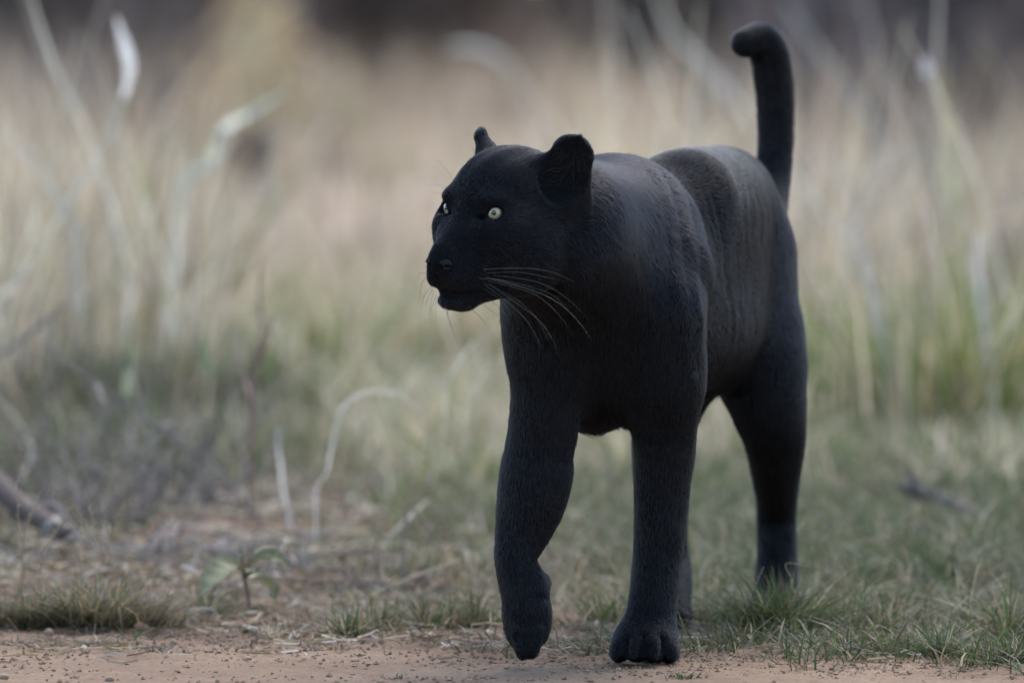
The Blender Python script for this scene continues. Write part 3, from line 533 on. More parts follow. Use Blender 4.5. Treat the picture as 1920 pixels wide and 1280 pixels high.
for px, D, h, wid, n, size, tint, lab in (
    (-60, 62, 3.2, 1.7, 2600, .16, DK2, 'dark bush cut by the top left corner'),
    (240, 70, 3.4, 1.9, 2600, .17, DK, 'dark grey bush behind the white plume'),
    (560, 78, 3.6, 2.1, 2600, .18, DK, 'dark brown bush above the ochre shrub'),
    (830, 72, 3.4, 1.9, 2600, .17, (.17, .125, .10), 'brownish dark bush at the top centre above the panther head'),
    (1090, 76, 3.6, 2.0, 2600, .18, DK, 'dark bush beyond the tall straw above the panther shoulders'),
    (1370, 66, 3.2, 1.8, 2600, .16, DK2, 'dark bush behind the raised tail tip'),
    (1640, 46, 2.6, 1.35, 2600, .13, (.12, .105, .108), 'greyish dark bush to the right of the raised tail'),
    (1860, 42, 2.6, 1.3, 2600, .12, DK2, 'dark bush filling the top right corner')):
    bush('bush', px, D, h, wid, n, size, tint, lab, 'bush', group='dark bushes at the back')
bush('dry_shrub', 452, 48, 1.05, .50, 420, .06, (.46, .35, .20), 'ochre dry shrub at the top left of centre', 'shrub')
bush('shrub', 590, 46, .95, .55, 420, .06, (.34, .29, .18), 'olive shrub to the right of the ochre shrub', 'shrub')
bush('shrub', 462, 38, .30, .14, 500, .05, (.045, .032, .028), 'low dark shrub shape standing in for the shadowed hollow under the bent whitish leaf', 'shrub')  # dark foliage put where there is a shadowed hollow
bush('shrub', 655, 40, .16, .20, 400, .05, (.11, .075, .06), 'low reddish brown shrub left of the panther face', 'shrub')

# ---- stones on the sand
M_STONE = bpy.data.materials.new('earthy stone'); M_STONE.use_nodes = True
_n, _l = M_STONE.node_tree.nodes, M_STONE.node_tree.links
_tc = _n.new('ShaderNodeTexCoord'); _nz = _n.new('ShaderNodeTexNoise'); _nz.inputs['Scale'].default_value = 140; _nz.inputs['Detail'].default_value = 6
_rp = _n.new('ShaderNodeValToRGB'); _rp.color_ramp.elements[0].color = (.12, .075, .05, 1); _rp.color_ramp.elements[1].color = (.33, .22, .15, 1); _rp.color_ramp.elements[0].position = .3; _rp.color_ramp.elements[1].position = .7
_l.new(_tc.outputs['Object'], _nz.inputs['Vector']); _l.new(_nz.outputs['Fac'], _rp.inputs[0]); _l.new(_rp.outputs[0], _n['Principled BSDF'].inputs['Base Color']); _n['Principled BSDF'].inputs['Roughness'].default_value = .95
def stone_bm(seed, rough=.22, sub=2):
    bm = bmesh.new(); bmesh.ops.create_icosphere(bm, subdivisions=sub, radius=1); rg = np.random.default_rng(seed)
    K = rg.normal(0, 1, (7, 3)); K /= np.linalg.norm(K, axis=1)[:, None]
    for v in bm.verts:
        c = np.array(v.co); c *= 1 + rough * sum(max(0, c @ k) ** 3 * s for k, s in zip(K, rg.uniform(-.9, .6, 7))) + rg.normal(0, .02)
        v.co = c
    return bm
for px, D, s, sq, lab in ((90, 12.52, .0085, .8, 'brown clod beneath the second tuft of the bank'), (264, 12.58, .0120, .62, 'flat tan stone at the right foot of the bank'),
                          (325, 12.36, .0062, .9, 'small round brown clod right of the flat tan stone'), (463, 12.06, .0075, .6, 'pale stone on the open sand below the starburst tuft'),
                          (4, 11.72, .0090, .6, 'reddish stone in the bottom left corner'), (204, 11.68, .0070, .7, 'pale stone at the bottom edge on the left'),
                          (665, 12.02, .0070, .5, 'flat brown clod on the sand under the small green tuft'), (1160, 11.86, .0045, .7, 'tiny clod in front of the planted forepaw'), (410, 12.15, .0050, .7, 'small dark clod on the sand left of the starburst tuft'), (1300, 12.58, .0130, .75, 'brown clod behind the planted forepaw')):
    f0_ = foot(px, D); bm = stone_bm(int(px + 3)); me = bpy.data.meshes.new('stone'); bm.to_mesh(me); bm.free(); me.materials.append(M_STONE)
    me.polygons.foreach_set('use_smooth', [True] * len(me.polygons))
    o = link(bpy.data.objects.new('stone', me)); o.location = f0_ + (0, 0, s * sq * .35); o.scale = (s, s * .85, s * sq); o.rotation_euler = (.2, .1, px)
    tag(o, lab, 'stone', 'stones on the track')

# ---- crumbs of soil and straw litter (uncountable)
def crumbs(n):
    x, y = scatter(n * 3, 11.2, 14.5, .07, lambda x, y: ((.30 + .70 * sstep(-.40, .1, y - track_edge(x))) * sstep(1.4, .5, y)) * sstep(.25, .6, fbm(x * 6, y * 6, 91))); m = min(n, len(x)); x, y = x[:m], y[:m]
    oc = np.array([(1, 0, 0), (-1, 0, 0), (0, 1, 0), (0, -1, 0), (0, 0, 1), (0, 0, -1)], float)
    fc = np.array([(0, 2, 4), (2, 1, 4), (1, 3, 4), (3, 0, 4), (2, 0, 5), (1, 2, 5), (3, 1, 5), (0, 3, 5)])
    s = .0006 + .0026 * RNG.uniform(0, 1, m) ** 4 * 1.8
    V = oc[None] * (s[:, None, None] * RNG.uniform(.5, 1.25, (m, 6, 1))); th = RNG.uniform(0, 6.28, m); c_, s__ = np.cos(th)[:, None], np.sin(th)[:, None]
    V = np.stack([V[..., 0] * c_ - V[..., 1] * s__, V[..., 0] * s__ + V[..., 1] * c_, V[..., 2] * .7], -1) + np.stack([x, y, ground_z(x, y) + s * .2], 1)[:, None, :]
    F_ = (np.arange(m) * 6)[:, None, None] + fc[None]
    C = np.repeat(np.array((.20, .135, .09)) * RNG.uniform(.5, 1.3, (m, 1)), 6, 0)
    return V.reshape(-1, 3), F_.reshape(-1, 3), C
V, Fc, C = crumbs(42000)
tag(mesh_obj('soil_crumbs', V, Fc, M_WOOD, colors=C, smooth=False), 'loose crumbs of soil scattered along the sandy track', 'soil', kind='stuff')
def litter(n):
    x, y = scatter(n * 4, 11.9, 16.5, .07, lambda x, y: sstep(-.40, .02, y - track_edge(x)) * (.25 + .75 * sstep(.1, -.35, x)) * sstep(.30, .55, fbm(x * 3.5, y * 3.5, 95))); m = min(n, len(x)); x, y = x[:m], y[:m]
    th = RNG.uniform(0, 2 * np.pi, m); ln = RNG.uniform(.010, .055, m) * (1 + .6 * sstep(1.2, 3, y)); w = RNG.uniform(.0006, .0028, m) * (1 + .8 * sstep(1, 3, y)); kk = RNG.normal(0, .25, m)
    V = np.zeros((m, 6, 3)); 
    for i, t in enumerate((-.5, 0, .5)):
        a = th + kk * t; cx, cy = x + np.cos(a) * ln * t, y + np.sin(a) * ln * t; z = ground_z(cx, cy) + .002 + RNG.uniform(0, .007, m) + .008 * RNG.uniform(0, 1, m) * abs(t)
        sx_, sy_ = -np.sin(a) * w, np.cos(a) * w
        V[:, 2 * i] = np.stack([cx - sx_, cy - sy_, z - .0005], 1); V[:, 2 * i + 1] = np.stack([cx + sx_, cy + sy_, z + w * .9], 1)
    F_ = (np.arange(m) * 6)[:, None, None] + np.array([(0, 1, 3, 2), (2, 3, 5, 4)])[None]
    pal = np.concatenate([HAY, HAY, GREY, BROWN, BROWN, OCHRE * .7]); C = np.repeat(pick(pal, m), 6, 0)
    return V.reshape(-1, 3), F_.reshape(-1, 4), C
V, Fc, C = litter(12000)
tag(mesh_obj('litter', V, Fc, M_STRAW, colors=C, smooth=False), 'dry straw and twig litter strewn over the soil', 'litter', kind='stuff')
# ---------------------------------------------------------------- animal: implicit surface sculpt
CAM = np.array((0.0, -12.0, 0.9)); FPX = 16800.0; PITCH = math.radians(2.237)
def P(px, py, y):
    """World point at depth y along the photograph's ray through (px, py) of the 1920x1280 frame."""
    a, b = (px - 960.0) / FPX, (640.0 - py) / FPX
    d = np.array((a, math.cos(PITCH) + b * math.sin(PITCH), -math.sin(PITCH) + b * math.cos(PITCH)))
    return CAM + d * ((y - CAM[1]) / d[1])

def smin(a, b, k):
    h = np.maximum(k - np.abs(a - b), 0.0) / k
    return np.minimum(a, b) - h * h * k * 0.25
def smax(a, b, k): return -smin(-a, -b, k)

YAW = math.radians(17)
BA = np.array((math.sin(YAW), math.cos(YAW), 0.0))       # towards the tail
BL = np.array((math.cos(YAW), -math.sin(YAW), 0.0))      # the animal's left
UP = np.array((0.0, 0.0, 1.0))

PR = []      # primitives: dict(kind, ..., k, op, flow, fur)
def cone(a, b, ra, rb, k=0.03, flow=None, fur=0.010, op='+', sq=None):
    a = np.array(a, float); b = np.array(b, float)
    if flow is None:
        flow = (b - a) / np.linalg.norm(b - a)
    PR.append(dict(t='c', a=a, b=b, ra=ra, rb=rb, k=k, op=op, flow=np.array(flow, float), fur=fur, sq=sq,
                   c=(a + b) / 2, R=np.linalg.norm(b - a) / 2 + max(ra, rb)))
def ell(c, r, ax=None, k=0.03, flow=(0, 0, -1), fur=0.010, op='+'):
    ax = np.array(ax if ax is not None else (BA, BL, UP), float)
    PR.append(dict(t='e', c=np.array(c, float), r=np.array(r, float), ax=ax, k=k, op=op,
                   flow=np.array(flow, float), fur=fur, R=max(r)))
def spline(keys, n=5):
    K = np.array(keys, float); out = []
    E = np.vstack([2 * K[0] - K[1], K, 2 * K[-1] - K[-2]])
    for i in range(1, len(E) - 2):
        a, b, c, d = E[i - 1], E[i], E[i + 1], E[i + 2]
        for t in np.arange(n) / n:
            out.append(.5 * (2 * b + (c - a) * t + (2 * a - 5 * b + 4 * c - d) * t * t + (3 * b - a - 3 * c + d) * t ** 3))
    out.append(K[-1])
    return np.array(out)
def tube(keys, k=0.03, flow=None, fur=0.010):
    """Limb from (px, py, y, half width in photograph pixels) keys, radius smooth along its length."""
    W = spline([tuple(P(a, b, y)) + (h * (12 + y) / FPX + .0030,) for a, b, y, h in keys])
    cut = 3 if len(keys) > 4 else 1
    # the flow changes along the limb: register short runs that share one exact field
    c = (W[:, :3].min(0) + W[:, :3].max(0)) / 2
    R = np.sqrt(((W[:, :3] - c) ** 2).sum(1)).max() + W[:, 3].max()
    PR.append(dict(t='t', W=W, k=k, op='+', flow=flow, fur=fur, c=c, R=R))
def prim(p, X):
    if p['t'] == 't':
        W = p['W']; d = np.full(len(X), 9.0)
        for a, b in zip(W[:-1], W[1:]):
            if not near(X, (a[:3] + b[:3]) / 2, .16 + a[3]): continue
            ba = b[:3] - a[:3]; pa = X - a[:3]
            t = np.clip(pa @ ba / (ba @ ba), 0, 1)
            q = pa - t[:, None] * ba
            d = np.minimum(d, np.sqrt(np.einsum('ij,ij->i', q, q)) - (a[3] + (b[3] - a[3]) * t))
        return d
    if p['t'] == 'c':
        ba = p['b'] - p['a']; pa = X - p['a']
        if p['sq'] is not None:
            ax, s = p['sq']
            da = pa @ ax; db = ba @ ax
            pa = pa + np.outer(da * (s - 1), ax); ba = ba + ax * db * (s - 1)
        t = np.clip(pa @ ba / (ba @ ba), 0, 1)
        t2 = t * t * (3 - 2 * t) * 0.35 + t * 0.65
        q = pa - t[:, None] * ba
        d = np.sqrt(np.einsum('ij,ij->i', q, q)) - (p['ra'] + (p['rb'] - p['ra']) * t2)
        return d / (p['sq'][1] ** 0.5 if p['sq'] is not None else 1.0)
    q = (X - p['c']) @ p['ax'].T
    q0 = q / p['r']; q1 = q0 / p['r']
    k0 = np.sqrt(np.einsum('ij,ij->i', q0, q0)); k1 = np.sqrt(np.einsum('ij,ij->i', q1, q1))
    return np.where(k1 > 1e-9, k0 * (k0 - 1.0) / np.maximum(k1, 1e-9), -p['r'].min())

BACKDOWN = BA * 0.8 - UP * 0.55
# ---- trunk
ell(P(1152, 556, .22), (.30, .112, .178), flow=BACKDOWN, k=.05)
ell(P(1285, 524, .52), (.30, .094, .160), flow=BACKDOWN, k=.08, fur=.012)
ell(P(1328, 448, .78), (.18, .083, .116), flow=BACKDOWN, k=.06)
cone(P(1300, 358, .42), P(1368, 362, .80), .046, .042, k=.10, flow=BA)            # loin and croup
ell(P(1310, 630, .46), (.20, .055, .050), flow=BA * .5 - UP, k=.06, fur=.022)       # belly
# ---- withers, shoulder blades
cone(P(1184, 384, .14), P(1240, 520, .03), .042, .074, k=.06, flow=BACKDOWN)
cone(P(1128, 400, .10), P(1060, 570, -.02), .040, .056, k=.07, flow=BACKDOWN)
# ---- breast
ell(P(1122, 620, .02), (.105, .096, .130), flow=-UP, k=.06)
ell(P(1132, 694, .09), (.115, .062, .066), flow=-UP, k=.05, fur=.018)
cone(P(1040, 560, -.055), P(1034, 640, -.06), .046, .048, k=.045, flow=-UP)
cone(P(1232, 575, -.045), P(1238, 700, -.02), .056, .056, k=.045, flow=-UP)
# ---- neck
HO = P(883, 395, -.27)
TH, RO, PI_ = math.radians(42), math.radians(3.5), math.radians(0)
F0 = np.array((-math.sin(TH), -math.cos(TH), 0.0)); L0 = np.array((math.cos(TH), -math.sin(TH), 0.0))
HF = F0 * math.cos(PI_) + UP * math.sin(PI_)
HU0 = np.cross(HF, L0)
HL = L0 * math.cos(RO) - HU0 * math.sin(RO); HU = HU0 * math.cos(RO) + L0 * math.sin(RO)
HAX = (HF, HL, HU)
def H(f, l, u): return HO + HF * f + HL * l + HU * u
NECKF = BL * .45 - UP * 1.0 + BA * .1
cone(P(1160, 462, .12), P(1060, 428, -.14), .112, .086, k=.06, flow=NECKF, fur=.013)
cone(P(1130, 402, .12), P(1075, 396, -.12), .044, .056, k=.05, flow=NECKF, fur=.012)
cone(P(1108, 560, -.02), P(1060, 480, -.17), .092, .070, k=.06, flow=(0, .3, -1), fur=.014)
# ---- head
def hell(c, r, k=.02, flow=(-1, 0, 0), fur=.006, op='+', ax=None):
    for s in ((1,) if c[1] == 0 else (1, -1)):
        fl = HF * flow[0] + HL * flow[1] * s + HU * flow[2]
        if ax is None: A = HAX
        else: A = [HF * a[0] + HL * a[1] * s + HU * a[2] for a in ax]
        ell(H(c[0], c[1] * s, c[2]), r, A, k=k, flow=fl, fur=fur, op=op)
def hcone(a, b, ra, rb, k=.02, flow=None, fur=.006, op='+'):
    for s in ((1,) if a[1] == 0 and b[1] == 0 else (1, -1)):
        fl = None if flow is None else HF * flow[0] + HL * flow[1] * s + HU * flow[2]
        cone(H(a[0], a[1] * s, a[2]), H(b[0], b[1] * s, b[2]), ra, rb, k=k, flow=fl, fur=fur, op=op)
hell((-.080, 0, .019), (.085, .070, .069), k=.03, flow=(-1, 0, .1), fur=.008)
hell((-.034, 0, .018), (.046, .046, .046), k=.03, flow=(-1, 0, .6), fur=.006)
hell((-.009, .035, .0175), (.023, .020, .0130), k=.018, flow=(-.6, .3, .7), fur=.006)
hcone((-.006, 0, .006), (.046, 0, -.050), .0185, .0175, k=.022, flow=(-.6, 0, .75), fur=.004)
hell((.052, 0, -.067), (.0160, .0205, .016), k=.010, flow=(-.6, 0, .75), fur=.003)
hell((.002, 0, -.072), (.057, .045, .043), k=.028, flow=(-1, 0, -.2), fur=.005)
hell((.026, .0158, -.088), (.0315, .0225, .0222), k=.014, flow=(-.8, .3, -.5), fur=.005)
hell((.022, 0, -.1175), (.028, .024, .0155), k=.010, flow=(-.6, 0, -.9), fur=.009)
hcone((.006, .010, -.109), (-.075, .045, -.078), .017, .031, k=.02, flow=(-.9, .1, -.5), fur=.009)
hell((-.062, .050, -.042), (.064, .043, .056), k=.026, flow=(-.9, .3, -.4), fur=.009)
hell((-.022, .046, -.022), (.040, .022, .025), k=.03, flow=(-1, .3, -.1), fur=.006)
hell((.008, .022, -.034), (.024, .014, .020), k=.025, flow=(-.7, .3, .2), fur=.004)   # cheek plane beside bridge
# ---- near and far ear: tapered shells
EARIN = []
for s in (1, -1):
    op_ = np.array((.62, .78 * s, .05)); op_ /= np.linalg.norm(op_)
    O3 = HF * op_[0] + HL * op_[1] + HU * op_[2]
    far = s < 0
    if far: op_ = np.array((.34, -.92, .05)); op_ /= np.linalg.norm(op_); O3 = HF * op_[0] + HL * op_[1] + HU * op_[2]
    b0 = H(-.103, (.064 if far else .061) * s, .034); t0 = H(-.106, (.084 if far else .077) * s, .082 if far else .0735)
    cone(b0, t0, .054 if far else .047, .022 if far else .0345, k=.022, flow=(t0 - b0), fur=.009, sq=(O3, 1.75))
    EARIN.append((b0 + O3 * .024 + HU * .010, t0 + O3 * .018 + HU * .001, .033 if far else .034, .017 if far else .0285, O3))
# ---- fore legs. image right: standing; image left: lifted, wrist bent
DN = -UP
tube([(1236, 600, -.03, 75), (1243, 680, -.02, 71), (1247, 750, -.008, 66), (1247, 805, .004, 60), (1244, 860, .012, 57), (1241, 920, .016, 53), (1238, 983, .016, 49.5),
      (1233, 1042, .015, 46.5), (1227, 1100, .006, 45.5), (1221, 1150, -.002, 47), (1214, 1185, -.01, 46)], k=.035, flow=DN)
cone(P(1250, 765, .075), P(1250, 838, .062), .036, .026, k=.05, flow=DN)               # elbow
ell(P(1210, 1200, -.02), (.060, .045, .030), ax=((0, 1, 0), (1, 0, 0), UP), k=.025, flow=(0, -.7, -.7), fur=.006)
for cx, cy, yy, r in ((1160, 1220, -.030, .0165), (1190, 1218, -.058, .0180), (1227, 1218, -.060, .0180), (1257, 1220, -.034, .0165)):
    ell(P(cx, cy, yy), (.030, r, .0195), ax=((0, 1, 0), (1, 0, 0), UP), k=.009, flow=(0, -.9, -.4), fur=.004)
tube([(1028, 600, -.065, 74), (1028, 680, -.062, 72), (1025, 740, -.058, 68), (1020, 795, -.054, 66), (1011, 846, -.051, 65), (1005, 892, -.050, 69), (994, 946, -.053, 64), (978, 1002, -.060, 50),
      (967, 1040, -.07, 40.5), (973, 1072, -.072, 42), (984, 1105, -.075, 46), (988, 1145, -.078, 44), (988, 1180, -.078, 36)], k=.035, flow=DN)
ell(P(1013, 1092, -.05), (.022, .0165, .018), ax=((0, 1, 0), (1, 0, 0), UP), k=.014, flow=DN, fur=.006)   # wrist pad fold
ell(P(988, 1150, -.070), (.028, .033, .036), ax=((0, 1, 0), (1, 0, 0), UP), k=.012, flow=DN, fur=.005)
for cx, cy, yy, rx, rz in ((964, 1172, -.082, .0135, .027), (978, 1196, -.100, .0145, .032), (999, 1197, -.100, .0150, .030), (1015, 1170, -.080, .0135, .027)):
    ell(P(cx, cy, yy), (.018, rx, rz), ax=((0, 1, 0), (1, 0, 0), UP), k=.013, flow=DN, fur=.004)
# ---- hind legs
cone(P(1384, 490, .78), P(1420, 670, .70), .084, .062, k=.05, flow=DN)
cone(P(1414, 505, .92), P(1430, 690, .84), .055, .046, k=.045, flow=DN)                # rear of thigh
tube([(1418, 640, .72, 80), (1432, 720, .69, 76), (1441, 765, .685, 71), (1451, 810, .70, 60), (1454, 847, .74, 53), (1455, 885, .785, 46), (1457, 930, .840, 38.5),
      (1456, 965, .868, 37), (1457, 1030, .862, 38), (1456, 1077, .848, 40), (1455, 1120, .825, 41)], k=.04, flow=DN)
ell(P(1453, 1135, .79), (.060, .037, .028), ax=((0, 1, 0), (1, 0, 0), UP), k=.02, flow=(0, -.7, -.7), fur=.006)
for cx, yy in ((1428, .745), (1444, .73), (1464, .73), (1480, .745)):
    ell(P(cx, 1147, yy), (.022, .014, .017), ax=((0, 1, 0), (1, 0, 0), UP), k=.008, flow=(0, -.9, -.4), fur=.004)
cone(P(1295, 500, .74), P(1268, 650, .58), .082, .062, k=.05, flow=DN)
tube([(1262, 650, .57, 86), (1254, 730, .54, 76), (1243, 800, .56, 60), (1240, 850, .59, 55), (1241, 900, .65, 51), (1248, 960, .72, 41), (1256, 1012, .765, 33),
      (1259, 1060, .75, 35.5), (1260, 1110, .69, 36), (1258, 1150, .63, 35)], k=.03, flow=DN)
ell(P(1256, 1158, .60), (.055, .032, .024), ax=((0, 1, 0), (1, 0, 0), UP), k=.02, flow=(0, -.7, -.7), fur=.006)
ell(P(1350, 680, .60), (.06, .03, .03), k=.03, flow=DN, fur=.016)                     # groin
# ---- tail
T = [(1425, 420, .88, .038), (1443, 355, .945, .029), (1453, 290, .975, .0258), (1454, 200, .985, .0268), (1449, 140, .985, .0272),
     (1442, 102, .98, .0275), (1427, 80, .97, .0265), (1403, 80, .955, .0220)]
tube([(a, b, y, r_ * FPX / (12 + y)) for a, b, y, r_ in T], k=.025, fur=.010)
# ---- carved: eye sockets, mouth line, nostrils
EYE = [H(-.007, .0375 * s, 0) for s in (1, -1)]
NC = []
def carve(c, r, k=.004, ax=None):
    for s in ((1,) if c[1] == 0 else (1, -1)):
        A = HAX if ax is None else [HF * a[0] + HL * a[1] * s + HU * a[2] for a in ax]
        NC.append(dict(t='e', c=H(c[0], c[1] * s, c[2]), r=np.array(r, float), ax=np.array(A), k=k, R=max(r)))
def carvecone(a, b, ra, rb, k=.004):
    for s in ((1,) if a[1] == 0 and b[1] == 0 else (1, -1)):
        A, B = H(a[0], a[1] * s, a[2]), H(b[0], b[1] * s, b[2])
        NC.append(dict(t='c', a=A, b=B, ra=ra, rb=rb, k=k, sq=None, c=(A + B) / 2, R=np.linalg.norm(B - A) / 2 + max(ra, rb)))
def groove(a, b, r_, k):
    A, B = P(*a), P(*b); NC.append(dict(t='c', a=A, b=B, ra=r_, rb=r_, k=k, sq=None, c=(A + B) / 2, R=np.linalg.norm(B - A) / 2 + r_))
for a, b in (((1175, 1240, -.082), (1180, 1196, -.056)), ((1209, 1240, -.096), (1208, 1192, -.062)), ((1243, 1240, -.084), (1238, 1196, -.058))): groove(a, b, .0018, .014)
groove((1000, 1104, -.118), (1038, 1114, -.090), .006, .014); groove((975, 1162, -.128), (1036, 1156, -.110), .0055, .016)
groove((988, 1236, -.125), (989, 1190, -.120), .0035, .010); groove((970, 1222, -.118), (968, 1188, -.110), .003, .010); groove((1008, 1222, -.118), (1009, 1186, -.112), .003, .010)
_e = np.array((.80, .60, .0)); _e /= np.linalg.norm(_e); _t = np.array((-.60, .80, .18)); _t /= np.linalg.norm(_t)
_v = np.cross(_e, _t)
EAX = (tuple(_e), tuple(_t), tuple(_v))
carve((-.007 + .8 * .012, .0375 + .6 * .012, .000), (.020, .0116, .0087), k=.003, ax=EAX)
carve((-.007, .0375, 0), (.0129, .0129, .0129), k=.001)
carve((.0085, .0285, -.0075), (.008, .0075, .0026), k=.005)                      # tear duct
carvecone((.060, 0, -.081), (.057, 0, -.099), .0022, .0020, k=.006)          # philtrum
carvecone((.058, .004, -.1035), (.028, .034, -.106), .0026, .0026, k=.008)    # mouth line
carvecone((.028, .034, -.106), (-.020, .048, -.099), .0026, .0016, k=.008)
carvecone((.068, .0085, -.073), (.054, .014, -.069), .0032, .0036, k=.003)   # nostrils

# eyelids: soft rims laid over the ball from the inner to the outer corner
LIDS = []
for s_, ec in zip((1, -1), EYE):
    E3 = HF * _e[0] + HL * _e[1] * s_ + HU * _e[2]; T3 = HF * _t[0] + HL * _t[1] * s_ + HU * _t[2]; V3 = HF * _v[0] + HL * _v[1] * s_ + HU * _v[2]
    if V3 @ HU < 0: V3 = -V3
    def on(t_, v_):
        d_ = E3 * math.sqrt(max(.02, 1 - t_ * t_ - v_ * v_)) + T3 * t_ + V3 * v_
        return ec + d_ / np.linalg.norm(d_) * .0134
    up_ = [on(*q) for q in ((-.90, -.30), (-.64, .36), (-.15, .72), (.35, .70), (.74, .40), (.93, .08))]
    lo_ = [on(*q) for q in ((-.90, -.30), (-.50, -.58), (0, -.74), (.45, -.62), (.75, -.30), (.93, .08))]
    for L_, rl in ((up_, .0026), (lo_, .0021)):
        for a, b in zip(L_[:-1], L_[1:]):
            LIDS.append(dict(t='c', a=a, b=b, ra=rl, rb=rl, k=.003, sq=None, c=(a + b) / 2, R=np.linalg.norm(b - a) / 2 + rl))
BOX = [None, None]
def near(X, c, R):
    lo, hi = BOX
    return np.sqrt((np.maximum(np.maximum(lo - c, c - hi), 0) ** 2).sum()) < R
def field(X):
    XT = np.ascontiguousarray(X.T); BOX[0], BOX[1] = XT.min(1), XT.max(1)
    d = np.full(len(X), 1.0)
    for p in PR:
        if not near(X, p['c'], p['R'] + .11): continue
        d = smin(d, prim(p, X), p['k'])
    d += .0035                                           # room for the coat
    for (a, b, ra, rb, O3) in EARIN:
        if near(X, (a + b) / 2, .11):
            d = smax(d, -prim(dict(t='c', a=a, b=b, ra=ra, rb=rb, sq=(O3, 1.35), k=.004), X), .005)
    for p in NC:
        if near(X, p['c'], p['R'] + .03): d = smax(d, -prim(p, X), p['k'])
    for p in LIDS:
        if near(X, p['c'], p['R'] + .02): d = smin(d, prim(p, X), p['k'])
    return d

def blockwise(fld, X, size):
    """Evaluate in compact cubes so that far primitives are skipped."""
    S = np.floor((X + 5) / size).astype(np.int64)
    k = (S[:, 0] * 1024 + S[:, 1]) * 1024 + S[:, 2]
    so = np.argsort(k, kind='stable'); ks = k[so]
    st = np.concatenate([[0], np.nonzero(np.diff(ks))[0] + 1, [len(k)]])
    val = np.empty(len(X))
    for a, b in zip(st[:-1], st[1:]):
        val[so[a:b]] = fld(X[so[a:b]])
    return val

def surface_nets(vox, lo, hi, fld):
    """Sparse naive surface nets: coarse cells near the surface, then fine blocks."""
    B = 8; bs = vox * B
    n = np.ceil((hi - lo) / bs).astype(int)
    I = np.stack(np.meshgrid(*[np.arange(k) for k in n], indexing='ij'), -1).reshape(-1, 3)
    cen = lo + (I + .5) * bs
    dc = blockwise(fld, cen, .20)
    I = I[np.abs(dc) < bs * 1.15]
    N = n * B + 1
    key = lambda c: (c[:, 0].astype(np.int64) * N[1] + c[:, 1]) * N[2] + c[:, 2]
    o = np.stack(np.meshgrid(*[np.arange(B + 1)] * 3, indexing='ij'), -1).reshape(-1, 3)
    g = (I[:, None, :] * B + o[None]).reshape(-1, 3)
    ku, first = np.unique(key(g), return_index=True)
    g = g[first]
    val = blockwise(fld, lo + g * vox, .10)
    def look(c):
        k = key(c); j = np.searchsorted(ku, k); j = np.minimum(j, len(ku) - 1)
        return np.where(ku[j] == k, j, -1)
    oc = np.array([(i, j, k) for i in (0, 1) for j in (0, 1) for k in (0, 1)])
    ids = np.stack([look(g + q) for q in oc], 1)
    ok = (ids >= 0).all(1)
    cell = g[ok]; ids = ids[ok]; v = val[ids]
    mix = (v.min(1) < 0) & (v.max(1) >= 0)
    cell, v = cell[mix], v[mix]
    acc = np.zeros((len(cell), 3)); cnt = np.zeros(len(cell))
    for a in range(8):
        for b in range(a + 1, 8):
            if np.abs(oc[a] - oc[b]).sum() != 1: continue
            va, vb = v[:, a], v[:, b]; s = (va < 0) != (vb < 0)
            t = np.where(s, va / np.where(s, va - vb, 1), 0)
            pt = oc[a] + t[:, None] * (oc[b] - oc[a])
            acc[s] += pt[s]; cnt[s] += 1
    verts = lo + (cell + acc / cnt[:, None]) * vox
    ck = key(cell); srt = np.argsort(ck); cks = ck[srt]
    def vid(c):
        k = key(c); j = np.minimum(np.searchsorted(cks, k), len(cks) - 1)
        return np.where(cks[j] == k, srt[j], -1)
    faces = []
    for ax in range(3):
        e = np.zeros(3, int); e[ax] = 1
        u = np.zeros(3, int); u[(ax + 1) % 3] = 1
        w = np.zeros(3, int); w[(ax + 2) % 3] = 1
        j = look(g + e); m = j >= 0
        va, vb = val[m], val[j[m]]; gg = g[m]
        for s in (1, -1):
            mm = (va < 0) & (vb >= 0) if s == 1 else (va >= 0) & (vb < 0)
            c = gg[mm]
            q = np.stack([vid(c), vid(c - u), vid(c - u - w), vid(c - w)], 1)
            q = q[(q >= 0).all(1)]
            faces.append(q if s == 1 else q[:, ::-1])
    return verts, np.concatenate(faces)
EARHAIR = []
# ---------------------------------------------------------------- build the animal
def vnormals(V, F):
    n = np.cross(V[F[:, 2]] - V[F[:, 0]], V[F[:, 3]] - V[F[:, 1]])
    out = np.stack([np.bincount(F.ravel(), np.repeat(n[:, k], 4), len(V)) for k in range(3)], 1)
    return out / (np.linalg.norm(out, axis=1)[:, None] + 1e-12)
def smooth_field(A, F, it, N=None):
    cnt = np.bincount(F.ravel(), minlength=len(A)) * 4.0
    for _ in range(it):
        s = A[F].sum(1)
        A = np.stack([np.bincount(F.ravel(), np.repeat(s[:, k], 4), len(A)) for k in range(A.shape[1])], 1) / cnt[:, None]
        if N is not None: A = A - (A * N).sum(1)[:, None] * N
    return A
def project(V):
    d = V - CAM; cf = np.array((0, math.cos(PITCH), -math.sin(PITCH))); cu = np.array((0, math.sin(PITCH), math.cos(PITCH)))
    z = d @ cf; return np.stack([960 + d[:, 0] / z * FPX, 640 - (d @ cu) / z * FPX], 1)
V, F = surface_nets(VOX, np.array((-.25, -.5, -.05)), np.array((.55, 1.15, 1.0)), field)
F = F.astype(np.int64)
NV = vnormals(V, F)
